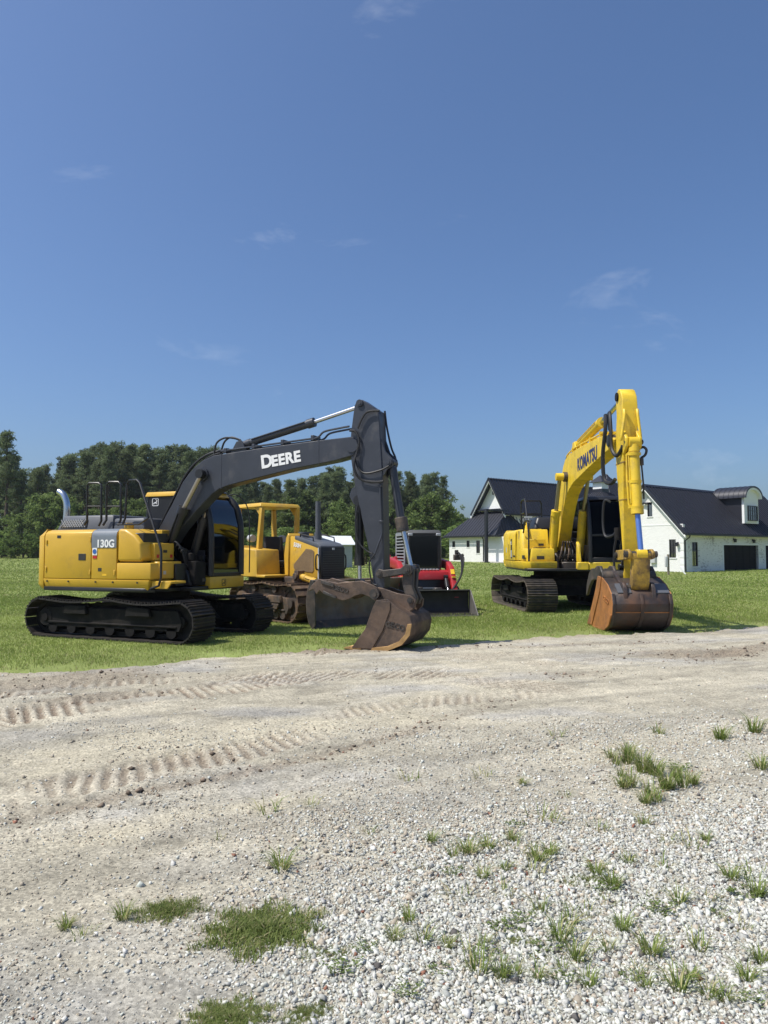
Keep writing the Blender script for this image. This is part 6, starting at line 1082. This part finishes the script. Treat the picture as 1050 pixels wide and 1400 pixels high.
# ------------------------------------------------------------------ bulldozer
def dozer():
    X0, Y0 = -2.05, 17.47; root = empty('bulldozer', (X0, Y0, 0), R(-48)); tag(root, 'yellow bulldozer with open canopy and curved blade behind the charcoal boom excavator', 'bulldozer')
    P = Pose(X0, Y0, -48); Y = 'dozer_yellow'; BK = 'black_paint'
    for y in (-.80, .80): track(root, -1.4, 1.45, y, .46, .88, .165, 'track_steel_rusty', 0, .04, -1, 1, 'dozer_frame')
    g = MB(); g.prism([(-.6, .3), (.7, .3), (.75, .42), (-.65, .42)], -1.06, -1.02); g.box(-.5, .6, -1.05, -.98, .24, .3); g.build('track_guard', 'dozer_frame', root, bevel=.01)
    h = MB(); h.box(-1.35, 1.15, -.5, .5, .42, 1.0); h.box(-1.5, -1.2, -.45, .45, .6, 1.4); h.build('hull', 'dozer_frame', root, bevel=.02)
    # hood
    side = [(.12, 1.0), (1.28, .98), (1.30, 1.68), (1.2, 1.74), (.30, 1.93), (.12, 1.93)]
    hd = MB(); hd.prism(side, -.335, .335); hdo = hd.build('hood', Y, root, bevel=.02, seg=2)
    cap = MB(); cap.prism([(.34, 1.85), (.33, 1.945), (1.2, 1.765), (1.33, 1.70), (1.33, 1.62)], -.34, .34); cap.build('hood_top', 'hood_grey', hdo, bevel=.02, seg=2)
    gr = MB(); gr.box(1.28, 1.36, -.345, .345, .87, 1.68); gro = gr.build('radiator_grille', BK, root, bevel=.03, seg=2)
    for k_ in range(13): b = MB(); b.box(1.358, 1.375, -.29, .29, .93+k_*.052, .955+k_*.052); b.build('grille_bar', 'grille_dark', gro)
    b = MB(); b.box(1.36, 1.376, -.03, .03, 1.61, 1.66); b.build('front_badge', 'pale_grey_paint', gro)
    for s in (-1, 1): b = MB(); b.tube([(1.26, s*.34, 1.5), (1.28, s*.42, 1.48), (1.28, s*.42, 1.2), (1.26, s*.34, 1.18)], .018, 6, 3); b.build('grab_handle', BK, root)
    sp = MB(); sp.box(1.25, 1.285, -.35, -.325, .90, 1.66); sp.build('grille_side', 'pale_grey_paint', root)
    for s in (-1, 1):
        sc = MB(); y = s*.337; sc.prism([(.36, 1.15), (1.05, 1.10), (1.10, 1.16), (1.10, 1.58), (1.02, 1.62), (.80, 1.64), (.32, 1.28), (.32, 1.2)], min(y, y+s*.012), max(y, y+s*.012)); sc.build('side_screen', 'perforated', hdo, bevel=.004)
    text_obj('model_lettering', '550H', 'lettering_white', hdo, (.30, -.341, 1.70), (1, 0, -.16), (.16, 0, 1), .13, .004, .004)
    em = MB(); em.box(.33, .37, -.341, -.336, 1.60, 1.64); em.build('small_label', 'reflector_yellow', hdo)
    for s in (-1, 1): b = MB(); b.tube([(.5, s*.3, 1.88), (.52, s*.3, 1.98), (1.0, s*.3, 1.90), (1.02, s*.3, 1.80)], .016, 6); b.build('hood_rail', BK, hdo)
    stk = MB(); stk.cyl((.72, .05, 1.8), (.72, .05, 2.02), .085, n=16); stk.cyl((.72, .05, 2.0), (.72, .05, 2.74), .062, n=16); stk.build('exhaust_stack', 'hood_grey', root); ac = MB(); ac.cyl((.42, -.12, 1.88), (.42, -.12, 2.0), .11, n=18); ac.cyl((.42, -.12, 2.0), (.42, -.12, 2.03), .14, n=18); ac.build('air_cleaner', 'hood_grey', root)
    dash = MB(); dash.prism([(-.02, 1.0), (.14, 1.0), (.16, 1.95), (.10, 2.02), (.02, 1.9), (-.06, 1.5)], -.37, .37); dash.build('dash_panel', Y, root, bevel=.02)
    # operator station
    fd = MB(); fd.box(-.25, .15, -1.02, -.40, .98, 1.04); fd.box(-.25, .15, .40, 1.02, .98, 1.04); fd.build('fender_step', Y, root, bevel=.012)
    for s in (-1, 1):
        t = MB(); y0, y1 = sorted((s*.34, s*.98)); t.prism([(-1.3, .98), (-.22, .98), (-.30, 1.62), (-1.3, 1.68)], y0, y1); to = t.build('side_console', Y, root, bevel=.02)
    lb = MB(); lb.box(-1.1, -.85, -.988, -.981, 1.12, 1.2); lb.build('small_label', 'label_blue', root)
    tk = MB(); tk.prism([(-1.55, 1.0), (-1.25, 1.0), (-1.25, 1.72), (-1.5, 1.72)], -.9, .9); tk.build('fuel_tank', Y, root, bevel=.04, seg=2)
    st = MB(); st.box(-1.0, -.5, -.27, .27, 1.2, 1.36); st.prism([(-1.1, 1.3), (-.95, 1.3), (-1.02, 1.95), (-1.14, 1.95)], -.27, .27); st.build('seat', 'seat_black', root, bevel=.05, seg=2)
    lv = MB(); lv.tube([(-.3, -.3, 1.6), (-.28, -.3, 1.85)], .02, 6); lv.tube([(-.3, .3, 1.6), (-.28, .3, 1.85)], .02, 6); lv.cyl((-.28, -.3, 1.85), (-.28, -.3, 1.93), .03); lv.build('control_lever', BK, root)
    # rear-view lamp cluster and screens seen under the canopy
    lm = MB(); lm.cyl((-1.35, -.5, 1.9), (-1.2, -.5, 1.9), .09, n=16); lm.cyl((-1.35, .4, 1.9), (-1.2, .4, 1.9), .09, n=16); lm.build('work_lamp', 'pale_grey_paint', root)
    # canopy
    cp = MB(); cp.taper([(-1.72, -.74), (-.50, -.74), (-.50, .44), (-1.72, .44)], 2.65, [(-1.66, -.70), (-.56, -.70), (-.56, .40), (-1.66, .40)], 2.74, 'xy'); cpo = cp.build('canopy_roof', Y, root, bevel=.02, seg=2)
    ct = MB(); ct.box(-1.58, -.64, -.60, .32, 2.741, 2.752); ct.build('roof_panel', 'pale_yellow', cpo)
    for x0, x1 in ((-.66, -.55), (-1.6, -1.6)):
        for s in (-1, 1):
            yb = -.68 if s < 0 else .40; yt = -.66 if s < 0 else .36; p = MB(); p.taper([(x0-.06, yb-.06), (x0+.06, yb-.06), (x0+.06, yb+.06), (x0-.06, yb+.06)], 1.4, [(x1-.05, yt-.05), (x1+.05, yt-.05), (x1+.05, yt+.05), (x1-.05, yt+.05)], 2.65, 'xy'); p.build('canopy_post', Y, root, bevel=.012)
            if x0 == -.66: q = MB(); q.prism([(-.85, 2.65), (-.6, 2.65), (-.6, 2.4)], yt-.02, yt+.02); q.build('canopy_brace', Y, root)
    # C-frame, lift rams and blade
    for s in (-1, 1): a = MB(); a.prism([(.6, .36), (1.95, .28), (2.02, .40), (1.9, .52), (.6, .52)], s*.50-.06, s*.50+.06); a.build('push_arm', 'dozer_frame', root, bevel=.015)
    cm = MB(); cm.box(1.4, 2.0, -.5, .5, .3, .5); cm.build('push_frame', 'dozer_frame', root, bevel=.02)
    ram(root, 'lift_cylinder', (.82, -.50, 1.02), (1.38, -.50, .90), (1.78, -.46, .62), .07, .035, Y); ram(root, 'lift_cylinder', (.82, .50, 1.02), (1.38, .50, .90), (1.78, .46, .62), .07, .035, Y)
    cl = MB(); cl.box(.72, .86, -.62, -.42, .85, 1.15); cl.cyl((.79, -.62, 1.02), (.79, -.66, 1.02), .08); cl.build('cylinder_clevis', 'dozer_frame', root, bevel=.01)
    pr = [(2.32, .02), (2.20, .14), (2.13, .32), (2.11, .55), (2.16, .78), (2.26, .98)]
    b = MB(); b.strip(pr, -1.26, 1.26, .05); bl = b.build('blade', 'blade_steel', root, bevel=.006, smooth=60); bl['label'] = 'dull brown curved dozer blade resting on the grass'
    ce = MB(); ce.prism([(2.30, .0), (2.36, .0), (2.22, .16), (2.18, .14)], -1.27, 1.27); ce.build('cutting_edge', 'dark_worn_steel', bl, bevel=.004)
    for s in (-1, 1):
        e = MB(); y0, y1 = sorted((s*1.26, s*1.285)); e.prism([(2.34, .0), (2.2, .14), (2.13, .32), (2.11, .55), (2.16, .78), (2.24, 1.0), (2.34, .98), (2.42, .5), (2.42, .1)], y0, y1); e.build('blade_end', 'dark_worn_steel', bl, bevel=.004)
    rbs = MB()
    for y in (-.9, -.3, .3, .9): rbs.prism([(2.07, .3), (1.98, .3), (1.98, .7), (2.08, .8)], y-.02, y+.02)
    rbs.box(1.97, 2.06, -1.1, 1.1, .4, .62); rbs.build('blade_back', 'dozer_frame', bl, bevel=.008)
mat('track_steel_rusty', (.10, .065, .045), .7, metal=.2, var=.35, scale=6, dirt=(.24, .16, .09), damt=.5, dscale=5, bump=.3)
mat('dozer_frame', (.055, .042, .034), .75, var=.3, dirt=(.22, .13, .07), damt=.45, dscale=4)
mat('grille_dark', (.035, .035, .036), .5)
mat('perforated', (.19, .125, .06), .7, var=.2, bump=.6, bscale=120)
mat('pale_yellow', (.62, .44, .12), .5, var=.08)
mat('blade_steel', (.13, .105, .085), .55, metal=.4, var=.4, scale=2.4, dirt=(.20, .12, .07), damt=.4, dscale=2.5, bump=.1)
dozer()

# ------------------------------------------------------------------ red compact track loader
def loader():
    X0, Y0, A = .92, 20.1, -80; root = empty('track_loader', (X0, Y0, 0), R(A)); tag(root, 'red compact track loader with black cab and bucket lowered on the lawn', 'loader')
    RD = 'red_paint'; BK = 'black_paint'
    for y in (-.74, .74): track(root, -1.0, 1.0, y, .38, .66, .13, 'rubber_hose', 0, .02, -1, 1, 'frame_dark', .05)
    b = MB(); b.box(-1.0, .95, -.54, .54, .3, .95); b.prism([(-1.25, .5), (-.4, .5), (-.4, 1.45), (-1.15, 1.4)], -.55, .55); b.build('chassis', RD, root, bevel=.03, seg=2)
    fr = MB(); fr.prism([(.80, .42), (1.02, .42), (1.0, .88), (.86, .98), (.80, .98)], -.62, .62); fr.build('front_frame', BK, root, bevel=.02)
    fa = MB(); fa.prism([(.76, .86), (1.06, .84), (1.0, 1.06), (.76, 1.10)], -.70, .70); fa.build('front_fascia', RD, root, bevel=.025, seg=2)
    lp = MB(); lp.box(1.02, 1.04, -.14, .28, .62, .645); lp.build('step_bar', 'pale_grey_paint', root)
    st = MB()
    for k_ in range(9): st.box(.80, .98, -.40+k_*.09, -.36+k_*.09, 1.10, 1.125)
    st.build('step_tread', 'pale_grey_paint', root)
    # cab
    C = .47; fl = MB(); fl.box(-.62, .78, -C, C, .95, 1.08); cb = fl.build('cab', BK, root, bevel=.02)
    for x, s, top in ((.74, -1, .70), (.74, 1, .70), (-.58, -1, -.56), (-.58, 1, -.56)): p = MB(); p.tube([(x, s*(C-.05), 1.05), (x, s*(C-.05), 1.7), (top, s*(C-.05), 2.1)], .05, 8); p.build('pillar', BK, cb)
    rf = MB(); rf.taper([(-.72, -C-.02), (.82, -C-.02), (.82, C+.02), (-.72, C+.02)], 2.06, [(-.66, -C+.04), (.72, -C+.04), (.72, C-.04), (-.66, C-.04)], 2.15, 'xy'); rf.build('roof', 'loader_roof', cb, bevel=.025, seg=2)
    hb = MB(); hb.box(.74, .80, -C+.06, C-.06, 1.98, 2.06); hb.build('header', BK, cb)
    for s in (-1, 1): l = MB(); l.box(.80, .86, s*.38-.06, s*.38+.06, 1.99, 2.06); l.build('work_lamp', 'pale_grey_paint', cb, bevel=.01)
    w = MB(); w.box(.748, .756, -C+.08, C-.08, 1.10, 1.98); w.build('windscreen', 'cab_glass', cb, smooth=0); df = MB()
    for a0, a1, z0, z1 in ((-C+.05, -C+.10, 1.1, 1.98), (C-.10, C-.05, 1.1, 1.98), (-C+.1, C-.1, 1.10, 1.15)): df.box(.756, .785, a0, a1, z0, z1)
    df.build('door_frame', BK, cb, bevel=.008)
    for s in (-1, 1):
        pn = MB(); y0, y1 = sorted((s*C, s*(C+.03))); pn.box(-.60, -.50, y0, y1, 1.15, 2.08); pn.box(.55, .68, y0, y1, 1.15, 2.08); pn.box(-.50, .55, y0, y1, 1.15, 1.28); pn.box(-.50, .55, y0, y1, 2.0, 2.08); po = pn.build('side_guard', 'guard_grey', cb, bevel=.006)
        for k_ in range(8): sl_ = MB(); sl_.box(-.50, .55, y0+.004, y1-.004, 1.325+k_*.085, 1.362+k_*.085); sl_.build('guard_slat', 'guard_grey', po)
    se = MB(); se.box(-.3, .2, -.25, .25, 1.2, 1.38); se.prism([(-.4, 1.3), (-.26, 1.3), (-.34, 1.92), (-.44, 1.92)], -.25, .25); se.build('seat', 'seat_black', cb, bevel=.05, seg=2)
    rg = MB(); rg.box(-.60, -.57, -C+.06, C-.06, 1.1, 2.06); rg.build('rear_panel', 'seat_black', cb)
    # lift arms
    for s in (-1, 1):
        a = MB(); y0, y1 = sorted((s*.60, s*.74)); a.prism([(-1.25, 1.25), (-1.1, 1.45), (.0, 1.38), (.75, 1.32), (1.10, 1.16), (1.42, .62), (1.55, .42), (1.50, .30), (1.34, .30), (1.16, .58), (.92, .98), (.6, 1.12), (-.9, 1.18)], y0, y1); ao = a.build('lift_arm', RD, root, bevel=.02, seg=2)
        m = MB(); y = s*.67; m.box(1.18, 1.30, y-.045, y+.045, .90, .94); m.build('reflector', 'reflector_yellow', ao); rfl = MB(); rfl.slab([(1.13, y-.05, 1.12), (1.13, y+.05, 1.12), (1.21, y+.05, 1.0), (1.21, y-.05, 1.0)], .03); rfl.build('reflector', 'reflector_yellow', ao)
        rt = MB(); y0, y1 = sorted((s*.56, s*.80)); rt.prism([(-1.35, .95), (-.9, .95), (-.85, 1.25), (-1.0, 1.5), (-1.35, 1.5)], y0, y1); rt.build('arm_tower', RD, root, bevel=.03)
        ram(root, 'tilt_cylinder', (1.12, s*.50, .92), (1.28, s*.50, .66), (1.44, s*.50, .50), .05, .028, BK)
    # coupler hoses and auxiliary block at the machine's left arm
    ax = MB(); ax.box(.9, 1.05, .76, .92, 1.35, 1.5); ax.cyl((.95, .84, 1.5), (.95, .84, 1.62), .05); ax.cyl((1.02, .9, 1.42), (1.1, .98, 1.5), .04); ax.build('auxiliary_block', 'dark_worn_steel', root, bevel=.012)
    for k_ in range(3): hose(root, [(.9, .78+.04*k_, 1.4), (1.05, .86+.05*k_, 1.55-.05*k_), (1.2, .9+.03*k_, 1.35), (1.35, .84, .95), (1.4, .6, .6)], .025)
    hose(root, [(.9, -.3, .5), (1.15, -.25, .55), (1.35, -.1, .48)], .025); hose(root, [(.95, .1, .5), (1.2, .15, .6), (1.4, .2, .45)], .025)
    cpl = MB(); cpl.box(1.42, 1.52, -.6, .6, .18, .58); cpl.box(1.40, 1.54, -.35, -.2, .5, .68); cpl.box(1.40, 1.54, .1, .3, .5, .66); cpl.build('coupler', 'dark_worn_steel', root, bevel=.015)
    # bucket
    W_ = .98; bk = MB(); bk.strip([(2.32, .025), (1.75, .02), (1.62, .05), (1.55, .14), (1.54, .54), (1.60, .60)], -W_, W_, .025); bo = bk.build('bucket', 'loader_bucket', root, bevel=.005); bo['label'] = 'low black loader bucket with lip coloured pale as if sunlit'
    lpp = MB(); lpp.box(2.18, 2.40, -W_-.005, W_+.005, .0, .022); lpp.build('cutting_edge', 'sunlit_pale', bo); tp = MB(); tp.prism([(1.50, .56), (1.62, .60), (1.70, .60), (1.70, .625), (1.50, .60)], -W_, W_); tp.build('top_rail', 'sunlit_pale', bo)
    for s in (-1, 1): sp = MB(); y0, y1 = sorted((s*W_, s*(W_+.022))); sp.prism([(2.36, .01), (1.7, .01), (1.56, .1), (1.54, .60), (1.72, .60)], y0, y1); sp.build('side_plate', 'sunlit_pale', bo, bevel=.004)
mat('loader_roof', (.07, .072, .07), .6, var=.1)
mat('guard_grey', (.24, .255, .27), .55, var=.08)
mat('loader_bucket', (.022, .02, .019), .5, metal=.2, var=.3)
mat('sunlit_pale', (.19, .18, .165), .5, metal=.5, var=.25, scale=5)  # sunlight put into the pale colour of lip, top rail and side plates
loader()

# ------------------------------------------------------------------ summer haze over the field
def haze():
    b = MB(); b.box(-320, 320, -60, 320, -3, 34); o = b.build('haze', 'machine_yellow'); o.data.materials.clear()
    m = bpy.data.materials.new('haze_air'); m.use_nodes = True; nt = m.node_tree; nt.nodes.remove(nt.nodes['Principled BSDF']); v = nt.nodes.new('ShaderNodeVolumePrincipled'); v.inputs['Color'].default_value = (.9, .94, 1, 1); v.inputs['Density'].default_value = .0002; v.inputs['Anisotropy'].default_value = .2
    nt.links.new(v.outputs[0], nt.nodes['Material Output'].inputs['Volume']); o.data.materials.append(m); tag(o, 'thin summer haze over the whole field', 'haze', kind='stuff')
haze()
